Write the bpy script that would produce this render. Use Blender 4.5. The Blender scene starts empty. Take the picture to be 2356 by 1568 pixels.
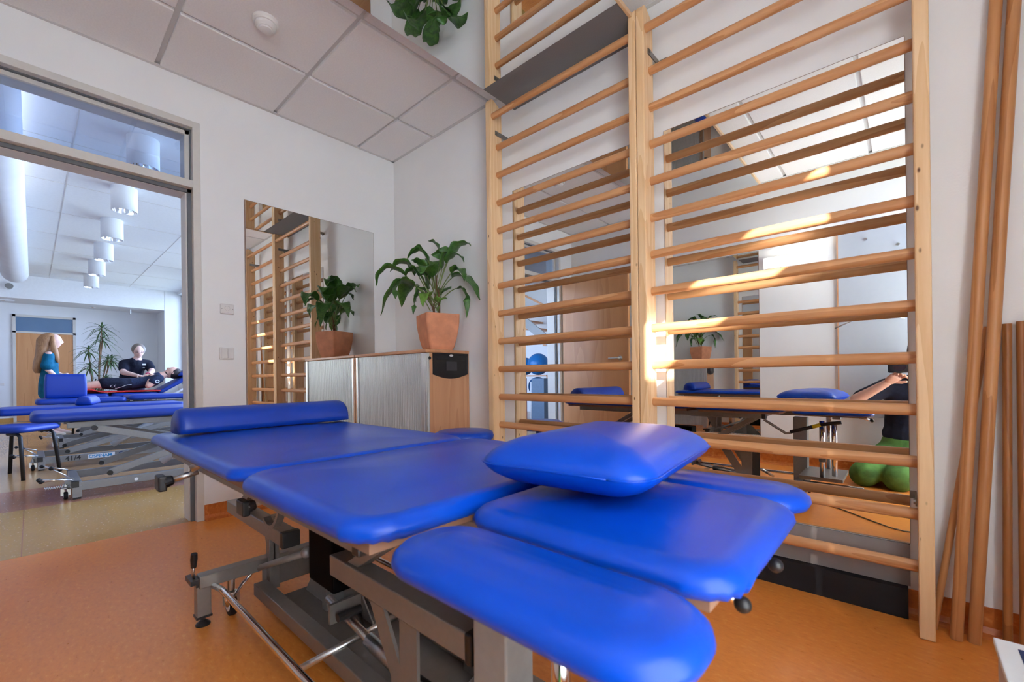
import bpy, bmesh, math, random
from mathutils import Vector, Matrix
random.seed(7)
PI = math.pi
sc = bpy.context.scene
col = sc.collection

# ------------------------------------------------------------------ materials
def nm(name):
    m = bpy.data.materials.new(name); m.use_nodes = True
    nt = m.node_tree; nt.nodes.clear()
    out = nt.nodes.new('ShaderNodeOutputMaterial')
    return m, nt, out
def pbsdf(nt, out, rough=.5, metal=0., spec=.5, coat=0.):
    b = nt.nodes.new('ShaderNodeBsdfPrincipled')
    b.inputs['Roughness'].default_value = rough
    b.inputs['Metallic'].default_value = metal
    b.inputs['Specular IOR Level'].default_value = spec
    b.inputs['Coat Weight'].default_value = coat
    nt.links.new(b.outputs[0], out.inputs[0])
    return b
def coords(nt, scale=(1,1,1), kind='Object'):
    tc = nt.nodes.new('ShaderNodeTexCoord'); mp = nt.nodes.new('ShaderNodeMapping')
    mp.inputs['Scale'].default_value = scale
    nt.links.new(tc.outputs[kind], mp.inputs[0]); return mp.outputs[0]
def noise(nt, vec, scale, detail=3, rough=.5):
    n = nt.nodes.new('ShaderNodeTexNoise')
    n.inputs['Scale'].default_value = scale; n.inputs['Detail'].default_value = detail
    n.inputs['Roughness'].default_value = rough
    nt.links.new(vec, n.inputs['Vector']); return n.outputs['Fac']
def ramp(nt, fac, stops):
    r = nt.nodes.new('ShaderNodeValToRGB'); e = r.color_ramp.elements
    while len(e) > 1: e.remove(e[0])
    e[0].position = stops[0][0]; e[0].color = (*stops[0][1], 1)
    for p, c in stops[1:]:
        x = e.new(p); x.color = (*c, 1)
    nt.links.new(fac, r.inputs[0]); return r.outputs[0]
def bump(nt, b, fac, strength, dist=.002):
    n = nt.nodes.new('ShaderNodeBump'); n.inputs['Strength'].default_value = strength
    n.inputs['Distance'].default_value = dist
    nt.links.new(fac, n.inputs['Height']); nt.links.new(n.outputs[0], b.inputs['Normal'])
def mat(name, colr, rough=.5, metal=0., spec=.5, var=.06, vscale=30, bmp=0., bscale=200, bdist=.001, coat=0.):
    m, nt, out = nm(name); b = pbsdf(nt, out, rough, metal, spec, coat)
    v = coords(nt); f = noise(nt, v, vscale)
    lo = tuple(c*(1-var) for c in colr); hi = tuple(min(1, c*(1+var)) for c in colr)
    nt.links.new(ramp(nt, f, [(.3, lo), (.7, hi)]), b.inputs['Base Color'])
    if bmp: bump(nt, b, noise(nt, v, bscale, 4), bmp, bdist)
    return m
def wood(name, light, dark, axis, rough=.45, knots=False, ring=9., spec=.4):
    """stretched-noise grain running along the given axis"""
    m, nt, out = nm(name); b = pbsdf(nt, out, rough, spec=spec)
    s = [1., 1., 1.]; s['xyz'.index(axis)] = .07
    v = coords(nt, s)
    oi = nt.nodes.new('ShaderNodeObjectInfo')
    add = nt.nodes.new('ShaderNodeVectorMath'); add.operation = 'ADD'
    nt.links.new(v, add.inputs[0]); nt.links.new(oi.outputs['Random'], add.inputs[1])
    sc3 = nt.nodes.new('ShaderNodeVectorMath'); sc3.operation = 'MULTIPLY'
    sc3.inputs[1].default_value = (7, 7, 7)
    nt.links.new(oi.outputs['Random'], sc3.inputs[0]); nt.links.new(sc3.outputs[0], add.inputs[1])
    f1 = noise(nt, add.outputs[0], ring, 2, .4)
    mul = nt.nodes.new('ShaderNodeMath'); mul.operation = 'MULTIPLY'; mul.inputs[1].default_value = 9
    nt.links.new(f1, mul.inputs[0])
    fr = nt.nodes.new('ShaderNodeMath'); fr.operation = 'FRACT'; nt.links.new(mul.outputs[0], fr.inputs[0])
    f2 = noise(nt, add.outputs[0], 160, 3)
    mx = nt.nodes.new('ShaderNodeMix'); mx.data_type = 'FLOAT'; mx.inputs[0].default_value = .45
    nt.links.new(fr.outputs[0], mx.inputs[2]); nt.links.new(f2, mx.inputs[3])
    c = ramp(nt, mx.outputs[0], [(.1, light), (.55, tuple((a+d)/2 for a, d in zip(light, dark))), (.95, dark)])
    if knots:
        v2 = coords(nt, (1, 1, .45))
        vo = nt.nodes.new('ShaderNodeTexVoronoi'); vo.inputs['Scale'].default_value = 19
        a2 = nt.nodes.new('ShaderNodeVectorMath'); a2.operation = 'ADD'
        nt.links.new(v2, a2.inputs[0]); nt.links.new(sc3.outputs[0], a2.inputs[1])
        nt.links.new(a2.outputs[0], vo.inputs['Vector'])
        k = ramp(nt, vo.outputs['Distance'], [(.045, (0, 0, 0)), (.10, (1, 1, 1))])
        mm = nt.nodes.new('ShaderNodeMix'); mm.data_type = 'RGBA'
        nt.links.new(k, mm.inputs[0]); mm.inputs[6].default_value = (.16, .06, .02, 1)
        nt.links.new(c, mm.inputs[7]); c = mm.outputs[2]
    nt.links.new(c, b.inputs['Base Color'])
    bump(nt, b, f2, .15, .0005)
    return m
def lino(name, base, fleck_hi, fleck_lo, rough=.22):
    m, nt, out = nm(name); b = pbsdf(nt, out, rough, spec=.45)
    v = coords(nt, kind='Generated'); 
    tc = nt.nodes.new('ShaderNodeNewGeometry')
    mp = nt.nodes.new('ShaderNodeMapping'); mp.inputs['Scale'].default_value = (1, 2.2, 1); mp.inputs['Rotation'].default_value = (0, 0, .5)
    nt.links.new(tc.outputs['Position'], mp.inputs[0])
    f1 = noise(nt, mp.outputs[0], 2.6, 3); f2 = noise(nt, mp.outputs[0], 34, 4, .65)
    c1 = ramp(nt, f2, [(.33, fleck_lo), (.49, base), (.55, base), (.70, fleck_hi)])
    c2 = ramp(nt, f1, [(.3, tuple(.88*x for x in base)), (.7, tuple(min(1, 1.1*x) for x in base))])
    mm = nt.nodes.new('ShaderNodeMix'); mm.data_type = 'RGBA'; mm.inputs[0].default_value = .3
    nt.links.new(c1, mm.inputs[6]); nt.links.new(c2, mm.inputs[7])
    nt.links.new(mm.outputs[2], b.inputs['Base Color'])
    rr = nt.nodes.new('ShaderNodeMapRange'); rr.inputs[3].default_value = rough*.8; rr.inputs[4].default_value = rough*1.5
    nt.links.new(f2, rr.inputs[0]); nt.links.new(rr.outputs[0], b.inputs['Roughness'])
    bump(nt, b, f1, .12, .004)
    return m
def emis(name, colr, s):
    m, nt, out = nm(name); e = nt.nodes.new('ShaderNodeEmission')
    e.inputs[0].default_value = (*colr, 1); e.inputs[1].default_value = s
    nt.links.new(e.outputs[0], out.inputs[0]); return m
def pane(name, tint=(.9, .95, 1.), refl=.12):
    m, nt, out = nm(name)
    t = nt.nodes.new('ShaderNodeBsdfTransparent'); t.inputs[0].default_value = (*tint, 1)
    g = nt.nodes.new('ShaderNodeBsdfGlossy'); g.inputs['Roughness'].default_value = 0.
    lw = nt.nodes.new('ShaderNodeLayerWeight'); lw.inputs[0].default_value = .25
    mr = nt.nodes.new('ShaderNodeMapRange'); mr.inputs[3].default_value = refl; mr.inputs[4].default_value = .8
    nt.links.new(lw.outputs['Fresnel'], mr.inputs[0])
    mx = nt.nodes.new('ShaderNodeMixShader'); nt.links.new(mr.outputs[0], mx.inputs[0])
    nt.links.new(t.outputs[0], mx.inputs[1]); nt.links.new(g.outputs[0], mx.inputs[2])
    nt.links.new(mx.outputs[0], out.inputs[0]); return m
def mirror_mat():
    m, nt, out = nm('mirror_glass'); g = nt.nodes.new('ShaderNodeBsdfGlossy')
    g.inputs['Color'].default_value = (.86, .88, .87, 1); g.inputs['Roughness'].default_value = 0.
    nt.links.new(g.outputs[0], out.inputs[0]); return m
def diffuser_mat():
    m, nt, out = nm('translucent_diffuser')
    t = nt.nodes.new('ShaderNodeBsdfTranslucent'); t.inputs[0].default_value = (.93, .90, .85, 1)
    d = nt.nodes.new('ShaderNodeBsdfDiffuse'); d.inputs[0].default_value = (.8, .79, .76, 1)
    mx = nt.nodes.new('ShaderNodeMixShader'); mx.inputs[0].default_value = .15
    nt.links.new(t.outputs[0], mx.inputs[1]); nt.links.new(d.outputs[0], mx.inputs[2])
    nt.links.new(mx.outputs[0], out.inputs[0]); return m
def leaf_mat(name, a, b_, rough=.4):
    m, nt, out = nm(name); b = pbsdf(nt, out, rough, spec=.5)
    v = coords(nt); f = noise(nt, v, 45, 5, .7)
    nt.links.new(ramp(nt, f, [(.38, a), (.62, b_)]), b.inputs['Base Color'])
    b.inputs['Transmission Weight'].default_value = 0.
    return m

M = {}
M['wall'] = mat('white_woodchip_paint', (.85, .84, .825), .75, spec=.2, var=.015, vscale=3, bmp=.25, bscale=170, bdist=.0015)
M['wall_far'] = mat('far_white_paint', (.8, .81, .83), .8, spec=.2, var=.015, vscale=3)
M['tile'] = mat('mineral_ceiling_tile', (.84, .81, .80), .9, spec=.1, var=.03, vscale=120, bmp=.2, bscale=400)
M['tbar'] = mat('white_ceiling_bar', (.66, .64, .63), .5, spec=.3, var=.01)
M['ceil_far'] = mat('far_ceiling_board', (.8, .81, .84), .85, spec=.1, var=.02)
M['floor'] = lino('orange_linoleum', (.78, .265, .048), (.86, .38, .10), (.68, .21, .032), .27)
M['cove'] = lino('orange_cove_linoleum', (.56, .15, .025), (.75, .30, .08), (.40, .09, .012), .35)
M['floor_yellow'] = lino('yellow_linoleum', (.50, .27, .065), (.56, .32, .09), (.45, .235, .05))
M['floor_red'] = lino('red_brown_linoleum', (.38, .14, .065), (.43, .17, .08), (.34, .12, .052))
M['floor_tan'] = lino('tan_linoleum', (.50, .28, .12), (.55, .32, .15), (.45, .245, .1), .18)
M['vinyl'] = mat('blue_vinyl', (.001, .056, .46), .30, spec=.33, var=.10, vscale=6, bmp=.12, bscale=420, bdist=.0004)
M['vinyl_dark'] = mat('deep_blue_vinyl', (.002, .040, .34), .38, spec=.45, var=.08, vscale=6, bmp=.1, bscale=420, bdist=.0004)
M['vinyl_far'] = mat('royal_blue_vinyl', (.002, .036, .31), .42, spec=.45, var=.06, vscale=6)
M['pine_z'] = wood('pine_upright', (.86, .60, .35), (.70, .41, .19), 'z', knots=True)
M['ash_x'] = wood('ash_rung', (.68, .36, .165), (.46, .185, .065), 'x', rough=.38)
M['pole'] = wood('varnished_pole', (.62, .30, .12), (.40, .15, .045), 'z', rough=.35)
M['pole_dark'] = wood('dark_varnished_pole', (.40, .16, .05), (.24, .08, .02), 'z', rough=.35)
M['beech_z'] = wood('beech_veneer', (.68, .37, .20), (.56, .27, .13), 'z', rough=.4, ring=5)
M['beech_x'] = wood('beech_edge', (.64, .33, .17), (.52, .24, .11), 'x', rough=.4, ring=5)
M['door_wood'] = wood('beech_door_veneer', (.66, .33, .14), (.54, .24, .09), 'z', rough=.35, ring=4)
M['batten'] = wood('panel_edge_wood', (.74, .52, .32), (.6, .38, .2), 'y', rough=.5)
M['steel'] = mat('grey_powder_coat', (.235, .215, .20), .36, metal=.45, spec=.5, var=.04, vscale=60)
M['steel_far'] = mat('light_grey_powder_coat', (.27, .265, .26), .4, metal=.25, var=.04, vscale=60)
M['chrome'] = mat('chrome', (.82, .82, .84), .1, metal=1., var=.0)
M['brushed'] = mat('brushed_metal', (.55, .55, .55), .32, metal=1., var=.03)
M['galv'] = mat('galvanised_bracket', (.28, .27, .25), .4, metal=.9, var=.1)
M['black'] = mat('black_plastic', (.012, .012, .014), .4, spec=.5, var=.1)
M['matt_black'] = mat('matt_black_housing', (.002, .002, .0025), .6, spec=.05, var=.1)
M['rubber'] = mat('black_rubber', (.014, .013, .016), .7, spec=.3, var=.1)
M['greystrip'] = mat('grey_back_board', (.20, .19, .185), .75, spec=.2, var=.06, vscale=300)
M['boardtan'] = mat('tan_pad_board', (.30, .17, .11), .7, spec=.2, var=.05)
M['backboard'] = mat('shade_toned_board', (.27, .24, .23), .8, spec=.2, var=.02)  # shadow under the mirror is mixed into this board colour
M['mirror'] = mirror_mat()
M['mirror_edge'] = mat('mirror_cut_edge', (.26, .17, .13), .3, spec=.6, var=.05)
M['glass'] = pane('transom_glass', (.80, .88, 1.), .16)
M['winglass'] = pane('window_glass', (.96, .98, 1.), .04)
M['frame_white'] = mat('cream_steel_frame', (.66, .63, .58), .45, spec=.4, var=.02)
M['gasket'] = mat('grey_door_gasket', (.13, .14, .15), .6, var=.05)
M['switch'] = mat('white_switch_plastic', (.72, .69, .67), .35, spec=.5, var=.01)
M['mark'] = mat('grey_print', (.28, .25, .24), .6, var=.02)
M['tambour'] = mat('silver_tambour', (.52, .53, .52), .42, metal=.35, var=.03, vscale=200)
M['terracotta'] = mat('terracotta', (.72, .31, .17), .8, spec=.2, var=.14, vscale=14, bmp=.15, bscale=90)
M['soil'] = mat('potting_soil', (.045, .025, .015), .95, spec=.1, var=.4, vscale=80)
M['leaf'] = leaf_mat('mottled_green_leaf', (.028, .10, .014), (.075, .20, .03))
M['leaf_y'] = leaf_mat('young_green_leaf', (.10, .22, .02), (.17, .33, .05))
M['stem'] = mat('plant_stem', (.16, .22, .06), .6, var=.2, vscale=50)
M['stem_brown'] = mat('brown_stem', (.16, .08, .035), .8, var=.25, vscale=60)
M['dracaena'] = leaf_mat('dracaena_leaf', (.03, .085, .03), (.12, .2, .08), .45)
M['smoke'] = mat('detector_plastic', (.80, .78, .76), .4, var=.01)
M['diffuser'] = diffuser_mat()
M['lampglow'] = emis('fluorescent_glow', (1., .95, .86), 36)
M['lampglass'] = diffuser_mat()
M['whiteboard'] = mat('grey_white_board', (.50, .53, .58), .3, spec=.5, var=.01)
M['ink'] = mat('dark_blue_ink', (.02, .04, .14), .6, var=.1)
M['sticker'] = mat('white_sticker', (.8, .82, .85), .5, var=.01)
M['cyan'] = mat('light_blue_print', (.03, .30, .62), .5, var=.03)
M['skin'] = mat('skin', (.74, .42, .31), .55, spec=.4, var=.07, vscale=25)
M['skin_pale'] = mat('pale_skin', (.80, .53, .44), .55, spec=.4, var=.06, vscale=25)
M['navy'] = mat('black_navy_cloth', (.012, .014, .028), .85, spec=.2, var=.3, vscale=40, bmp=.3, bscale=60, bdist=.004)
M['navy2'] = mat('dark_navy_shirt', (.022, .032, .07), .85, spec=.2, var=.3, vscale=40)
M['green'] = mat('green_denim', (.085, .19, .045), .85, spec=.2, var=.35, vscale=14, bmp=.5, bscale=40, bdist=.006)
M['teal'] = mat('teal_jersey', (.004, .11, .20), .8, spec=.2, var=.3, vscale=12, bmp=.4, bscale=24, bdist=.01)
M['hair_blonde'] = wood('strawberry_blonde_hair', (.50, .27, .13), (.26, .12, .05), 'z', rough=.5, ring=30)
M['hair_grey'] = wood('ash_blonde_hair', (.24, .19, .15), (.11, .085, .065), 'y', rough=.5, ring=30)
M['hair_dark'] = wood('dark_brown_hair', (.05, .035, .03), (.02, .014, .012), 'z', rough=.5, ring=30)
M['pink'] = mat('pink_strap', (.6, .02, .12), .5)
M['red'] = mat('red_towel', (.72, .045, .04), .9, spec=.1, var=.12, vscale=30, bmp=.4, bscale=120, bdist=.003)
M['cream'] = mat('cream_shoe', (.6, .5, .38), .7)
M['denim'] = mat('blue_denim', (.02, .06, .16), .85)
M['ball'] = mat('blue_gym_ball', (.006, .15, .42), .35, var=.03)
M['redmat'] = mat('dark_red_mat', (.30, .012, .014), .7)
M['tealmat'] = mat('teal_mat', (.01, .16, .17), .8)
M['cabgrey'] = mat('blue_grey_cabinet', (.12, .18, .26), .5)
M['exterior'] = mat('outdoor_ground', (.3, .32, .25), .9)
M['hedge'] = leaf_mat('hedge_leaf', (.03, .10, .01), (.22, .35, .05), .7)
M['yellow'] = mat('yellow_plastic', (.6, .5, .02), .5)
M['duct'] = mat('white_duct', (.72, .74, .80), .6, var=.03, vscale=5)
M['white'] = mat('white_plastic', (.75, .77, .80), .45, var=.01)
M['boxside'] = mat('pinkish_box_side', (.52, .42, .38), .6, var=.03)
M['silver_ring'] = mat('ring_silver', (.8, .8, .8), .2, metal=1.)

# ------------------------------------------------------------------ mesh helpers
KEEP = {'stem', 'foliage', 'dial_marks', 'soil', 'body', 'dress', 'leaf', 'castor_fork', 'grip_bar', 'coiled_cable', 'chevron_mark', 'sweater', 'trousers', 'shirt', 'shorts', 'polo_shirt', 'leggings', 'hand', 'head', 'cut_edge', 'window_frame', 'door_frame', 'gasket'}
class MB:
    def __init__(s): s.v = []; s.f = []; s.m = []
    def add(s, vs, fs, mi=0):
        b = len(s.v); s.v += [tuple(v) for v in vs]; s.f += [tuple(b+i for i in f) for f in fs]; s.m += [mi]*len(fs); return s
    def box(s, x0, x1, y0, y1, z0, z1, mi=0):
        x0, x1 = sorted((x0, x1)); y0, y1 = sorted((y0, y1)); z0, z1 = sorted((z0, z1))
        vs = [(x, y, z) for z in (z0, z1) for y in (y0, y1) for x in (x0, x1)]
        return s.add(vs, [(0, 2, 3, 1), (4, 5, 7, 6), (0, 1, 5, 4), (2, 6, 7, 3), (0, 4, 6, 2), (1, 3, 7, 5)], mi)
    def beam(s, a, b, w, h, up=(0, 0, 1), mi=0):
        """box bar from a to b, w across, h along up"""
        a = Vector(a); b = Vector(b); d = (b-a).normalized(); up = Vector(up)
        if abs(d.dot(up)) > .98: up = Vector((0, 1, 0))
        sd = d.cross(up).normalized(); u = sd.cross(d)
        vs = []
        for p in (a, b):
            for i, j in ((-1, -1), (1, -1), (1, 1), (-1, 1)):
                vs.append(p + sd*(w/2*i) + u*(h/2*j))
        return s.add(vs, [(3, 2, 1, 0), (4, 5, 6, 7), (0, 1, 5, 4), (1, 2, 6, 5), (2, 3, 7, 6), (3, 0, 4, 7)], mi)
    def tube(s, pts, r, n=12, mi=0, cap=True, squash=None):
        pts = [Vector(p) for p in pts]; rs = r if isinstance(r, (list, tuple)) else [r]*len(pts)
        b = len(s.v); prev = None
        for i, p in enumerate(pts):
            t = (pts[min(i+1, len(pts)-1)] - pts[max(i-1, 0)]).normalized()
            if prev is None:
                ref = Vector((0, 0, 1)) if abs(t.z) < .9 else Vector((1, 0, 0))
                u = t.cross(ref).normalized()
            else:
                u = (prev - t*prev.dot(t)).normalized()
            w = t.cross(u); prev = u
            for k in range(n):
                a = 2*PI*k/n
                s.v.append(tuple(p + (u*math.cos(a) + w*math.sin(a)*(squash or 1))*rs[i]))
        for i in range(len(pts)-1):
            for k in range(n):
                s.f.append((b+i*n+k, b+i*n+(k+1) % n, b+(i+1)*n+(k+1) % n, b+(i+1)*n+k)); s.m.append(mi)
        if cap:
            s.f.append(tuple(b+k for k in reversed(range(n)))); s.m.append(mi)
            e = b+(len(pts)-1)*n; s.f.append(tuple(e+k for k in range(n))); s.m.append(mi)
        return s
    def cyl(s, a, b, r, n=20, mi=0, r2=None): return s.tube([a, b], [r, r if r2 is None else r2], n, mi)
    def ball(s, c, r, n=12, mi=0, sc=(1, 1, 1), rot=None):
        b = len(s.v); rows = n//2+1; c = Vector(c)
        def P(x, y, z):
            v = Vector((x*r*sc[0], y*r*sc[1], z*r*sc[2]))
            if rot: v = rot @ v
            s.v.append(tuple(c+v))
        P(0, 0, 1)
        for i in range(1, rows-1):
            th = PI*i/(rows-1)
            for k in range(n): P(math.sin(th)*math.cos(2*PI*k/n), math.sin(th)*math.sin(2*PI*k/n), math.cos(th))
        P(0, 0, -1); L = len(s.v)-1
        for k in range(n):
            s.f.append((b, b+1+k, b+1+(k+1) % n)); s.m.append(mi)
            q = b+1+(rows-3)*n
            s.f.append((L, q+(k+1) % n, q+k)); s.m.append(mi)
        for i in range(rows-3):
            for k in range(n):
                a = b+1+i*n
                s.f.append((a+k, a+n+k, a+n+(k+1) % n, a+(k+1) % n)); s.m.append(mi)
        return s
    def rings(s, rs, mi=0, cap0=True, cap1=True):
        n = len(rs[0]); b = len(s.v)
        for r in rs: s.v += [tuple(p) for p in r]
        for i in range(len(rs)-1):
            for k in range(n):
                s.f.append((b+i*n+k, b+i*n+(k+1) % n, b+(i+1)*n+(k+1) % n, b+(i+1)*n+k)); s.m.append(mi)
        if cap0: s.f.append(tuple(b+k for k in reversed(range(n)))); s.m.append(mi)
        if cap1: s.f.append(tuple(b+(len(rs)-1)*n+k for k in range(n))); s.m.append(mi)
        return s
    def prism(s, poly, axis, a, b, mi=0):
        """polygon extruded along axis; poly holds the two other coordinates in cyclic order"""
        ix = 'xyz'.index(axis)
        def P(p, t):
            q = [0, 0, 0]; q[ix] = t
            o = [i for i in range(3) if i != ix]; q[o[0]] = p[0]; q[o[1]] = p[1]; return q
        return s.rings([[P(p, a) for p in poly], [P(p, b) for p in poly]], mi)
    def xform(s, mtx):
        s.v = [tuple(mtx @ Vector(v)) for v in s.v]; return s
    def clusters(s):
        R = getattr(s, 'pr', [])
        if len(R) < 2 or sum(b-a for a, b in R) != len(s.v): return None
        bb = []
        for a, b in R:
            P = s.v[a:b]; bb.append([min(p[i] for p in P)-.002 for i in range(3)] + [max(p[i] for p in P)+.002 for i in range(3)])
        g = list(range(len(R)))
        def find(i):
            while g[i] != i: i = g[i]
            return i
        for i in range(len(R)):
            for j in range(i+1, len(R)):
                if all(bb[i][k] <= bb[j][k+3] and bb[j][k] <= bb[i][k+3] for k in range(3)): g[find(j)] = find(i)
        roots = sorted({find(i) for i in range(len(R))})
        return None if len(roots) < 2 else [[R[i] for i in range(len(R)) if find(i) == r] for r in roots]
    def build(s, name, m, parent=None, smooth=False, bevel=0., sub=0, base=None):
        if parent is not None and name not in KEEP:
            cl = s.clusters()
            if cl:
                res = []
                for rg_ in cl:
                    q = MB(); mp = {}
                    for a, b in rg_:
                        for i in range(a, b): mp[i] = len(q.v); q.v.append(s.v[i])
                    for f_, mi in zip(s.f, s.m):
                        if f_[0] in mp: q.f.append(tuple(mp[i] for i in f_)); q.m.append(mi)
                    res.append(q.build(name, m, parent, smooth, bevel, sub, base))
                return res[0]
        xs = [v[0] for v in s.v]; ys = [v[1] for v in s.v]; zs = [v[2] for v in s.v]
        o = Vector(base) if base else Vector(((min(xs)+max(xs))/2, (min(ys)+max(ys))/2, min(zs)))
        me = bpy.data.meshes.new(name)
        me.from_pydata([(v[0]-o.x, v[1]-o.y, v[2]-o.z) for v in s.v], [], s.f)
        ms = m if isinstance(m, (list, tuple)) else [m]
        for q in ms: me.materials.append(q)
        for i, p in enumerate(me.polygons):
            p.material_index = min(s.m[i], len(ms)-1); p.use_smooth = smooth
        bm = bmesh.new(); bm.from_mesh(me); bmesh.ops.recalc_face_normals(bm, faces=bm.faces); bm.to_mesh(me); bm.free()
        ob = bpy.data.objects.new(name, me); col.objects.link(ob)
        if parent is not None:
            ob.parent = parent; ob.location = o - wl(parent)
        else: ob.location = o
        if bevel:
            md = ob.modifiers.new('edge', 'BEVEL'); md.width = bevel; md.segments = 2; md.limit_method = 'ANGLE'; md.angle_limit = .6
            md.harden_normals = False
        if sub:
            md = ob.modifiers.new('sub', 'SUBSURF'); md.levels = sub; md.render_levels = sub
        return ob
def _log(fn):
    def w(s, *a, **k):
        if not hasattr(s, 'pr'): s.pr = []; s.depth = 0
        n = len(s.v); s.depth += 1; r = fn(s, *a, **k); s.depth -= 1
        if s.depth == 0: s.pr.append((n, len(s.v)))
        return r
    return w
for _n in ('add', 'box', 'beam', 'tube', 'cyl', 'ball', 'rings', 'prism'): setattr(MB, _n, _log(getattr(MB, _n)))
def wl(o):
    p = Vector(o.location)
    while o.parent: o = o.parent; p += Vector(o.location)
    return p
def smooth_angle(ob, deg=40):
    for p in ob.data.polygons: p.use_smooth = True
    try: ob.data.set_sharp_from_angle(angle=math.radians(deg))
    except Exception: pass
    return ob
def tag(o, label=None, cat=None, group=None, kind=None):
    if label: o['label'] = label
    if cat: o['category'] = cat
    if group: o['group'] = group
    if kind: o['kind'] = kind
    return o
def empty(name, loc, label=None, cat=None, group=None, kind=None):
    o = bpy.data.objects.new(name, None); o.empty_display_size = .1; col.objects.link(o); o.location = loc
    return tag(o, label, cat, group, kind)
def struct(mb, name, m, parent=None, **k):
    o = mb.build(name, m, parent, **k)
    if parent is None: o['kind'] = 'structure'
    return o
def copy_tree(o, parent=None):
    c = o.copy(); col.objects.link(c); c.parent = parent
    for ch in list(o.children): copy_tree(ch, c)
    return c
def text_part(s, size, origin, xdir, updir, m, name, parent, bold=0.):
    cu = bpy.data.curves.new(name, 'FONT'); cu.body = s; cu.size = size; cu.extrude = .0004; cu.offset = bold
    cu.materials.append(m)
    tmp = bpy.data.objects.new(name, cu); col.objects.link(tmp)
    dg = bpy.context.evaluated_depsgraph_get(); dg.update()
    me = bpy.data.meshes.new_from_object(tmp.evaluated_get(dg))
    bpy.data.objects.remove(tmp); me.name = name
    X = Vector(xdir).normalized(); U = Vector(updir).normalized(); N = X.cross(U)
    R = Matrix((X, U, N)).transposed()
    for v in me.vertices: v.co = R @ v.co
    ob = bpy.data.objects.new(name, me); col.objects.link(ob)
    ob.parent = parent; ob.location = Vector(origin) - wl(parent); return ob

XA, YB, ZC, YD, XC = .043, -.045, 2.63, -2.64, 3.85
# ------------------------------------------------------------------ the room
fl = MB(); fl.box(.0, XC+.1, YD-.1, .1, -.06, 0)
struct(fl, 'floor', M['floor'])
ff = MB()
ff.box(-1.16, 0, -6, .5, -.06, 0, 0); ff.box(-1.95, -1.16, -6, .5, -.06, 0, 1); ff.box(-11.1, -1.95, -6, .5, -.06, 0, 2)
fo = struct(ff, 'floor_hall', [M['floor_yellow'], M['floor_red'], M['floor_tan']])
# seam line of the hall linoleum
struct(MB().box(-10.9, 0, -2.1155, -2.1125, 0, .0008), 'trim_1', M['floor_red'])
# wall B carries the wall bars
struct(MB().box(XA-.16, XC+.16, YB, YB+.12, -.06, 3.05), 'wall_back', M['wall'])
# wall A with the doorway
DY0, DY1, DZ = -2.36, -1.42, 2.345
w = MB()
w.box(XA-.16, XA, DY1, YB, -.06, 3.05); w.box(XA-.16, XA, -6, DY0, -.06, 3.05); w.box(XA-.16, XA, DY0, DY1, DZ, 3.05)
struct(w, 'wall_left', M['wall'])
struct(MB().box(XA, XC+.07, YD-.12, YD, -.06, 2.75), 'wall_front', M['wall'])
# wall C with the window opening
WY0, WY1, WZ0, WZ1 = -2.63, -1.40, .12, 2.385
w = MB(); w.box(XC, XC+.07, YD, WY0, 0, ZC+.1); w.box(XC, XC+.07, WY1, YB, 0, ZC+.1)
w.box(XC, XC+.07, WY0, WY1, 0, WZ0); w.box(XC, XC+.07, WY0, WY1, WZ1, ZC+.1)
struct(w, 'wall_right', M['wall'])
# ceiling of the small room: grid and tiles
c = MB(); c.box(XA, XC, YD, YB, ZC+.012, ZC+.09, 1)
gx = [XA, .585, 1.185, 1.785, 2.385, 2.985, 3.585, XC]; gy = [YD, -2.19, -1.585, -.965, -.368, YB]
for i in range(len(gx)-1):
    for j in range(len(gy)-1):
        a, b = gx[i], gx[i+1]; e, f = gy[j], gy[j+1]
        if b-a < .05: continue
        c.box(a+.012, b-.012, e+.012, f-.012, ZC-.004, ZC+.02, 0)
struct(c, 'ceiling', [M['tile'], M['tbar']], bevel=.004)
t = MB(); t.box(XA, XC, YB-.022, YB, ZC-.006, ZC); t.box(XA, XA+.02, YD, YB, ZC-.006, ZC); t.box(XA, XC, YD, YD+.02, ZC-.006, ZC)
struct(t, 'trim_3', M['tbar'])
# cove skirting
def cove(axis, a, b, at_, sgn, m, name, h=.092):
    prof = [(0, h), (sgn*.005, h), (sgn*.006, .03), (sgn*.014, .012), (sgn*.03, .002), (sgn*.034, 0), (0, 0)]
    mb = MB()
    if axis == 'x': mb.prism([(at_+p, q) for p, q in prof], 'x', a, b)
    else: mb.prism([(at_+p, q) for p, q in prof], 'y', a, b)
    return struct(mb, name, m)
cove('x', .98, 3.60, YB, -1, M['cove'], 'baseboard_back')
cove('y', -1.384, YB-.4, XA, 1, M['cove'], 'baseboard_left')
cove('x', .08, XC, YD, 1, M['cove'], 'baseboard_front')
cove('y', YD, YB, XC, -1, M['cove'], 'baseboard_right')
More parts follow.
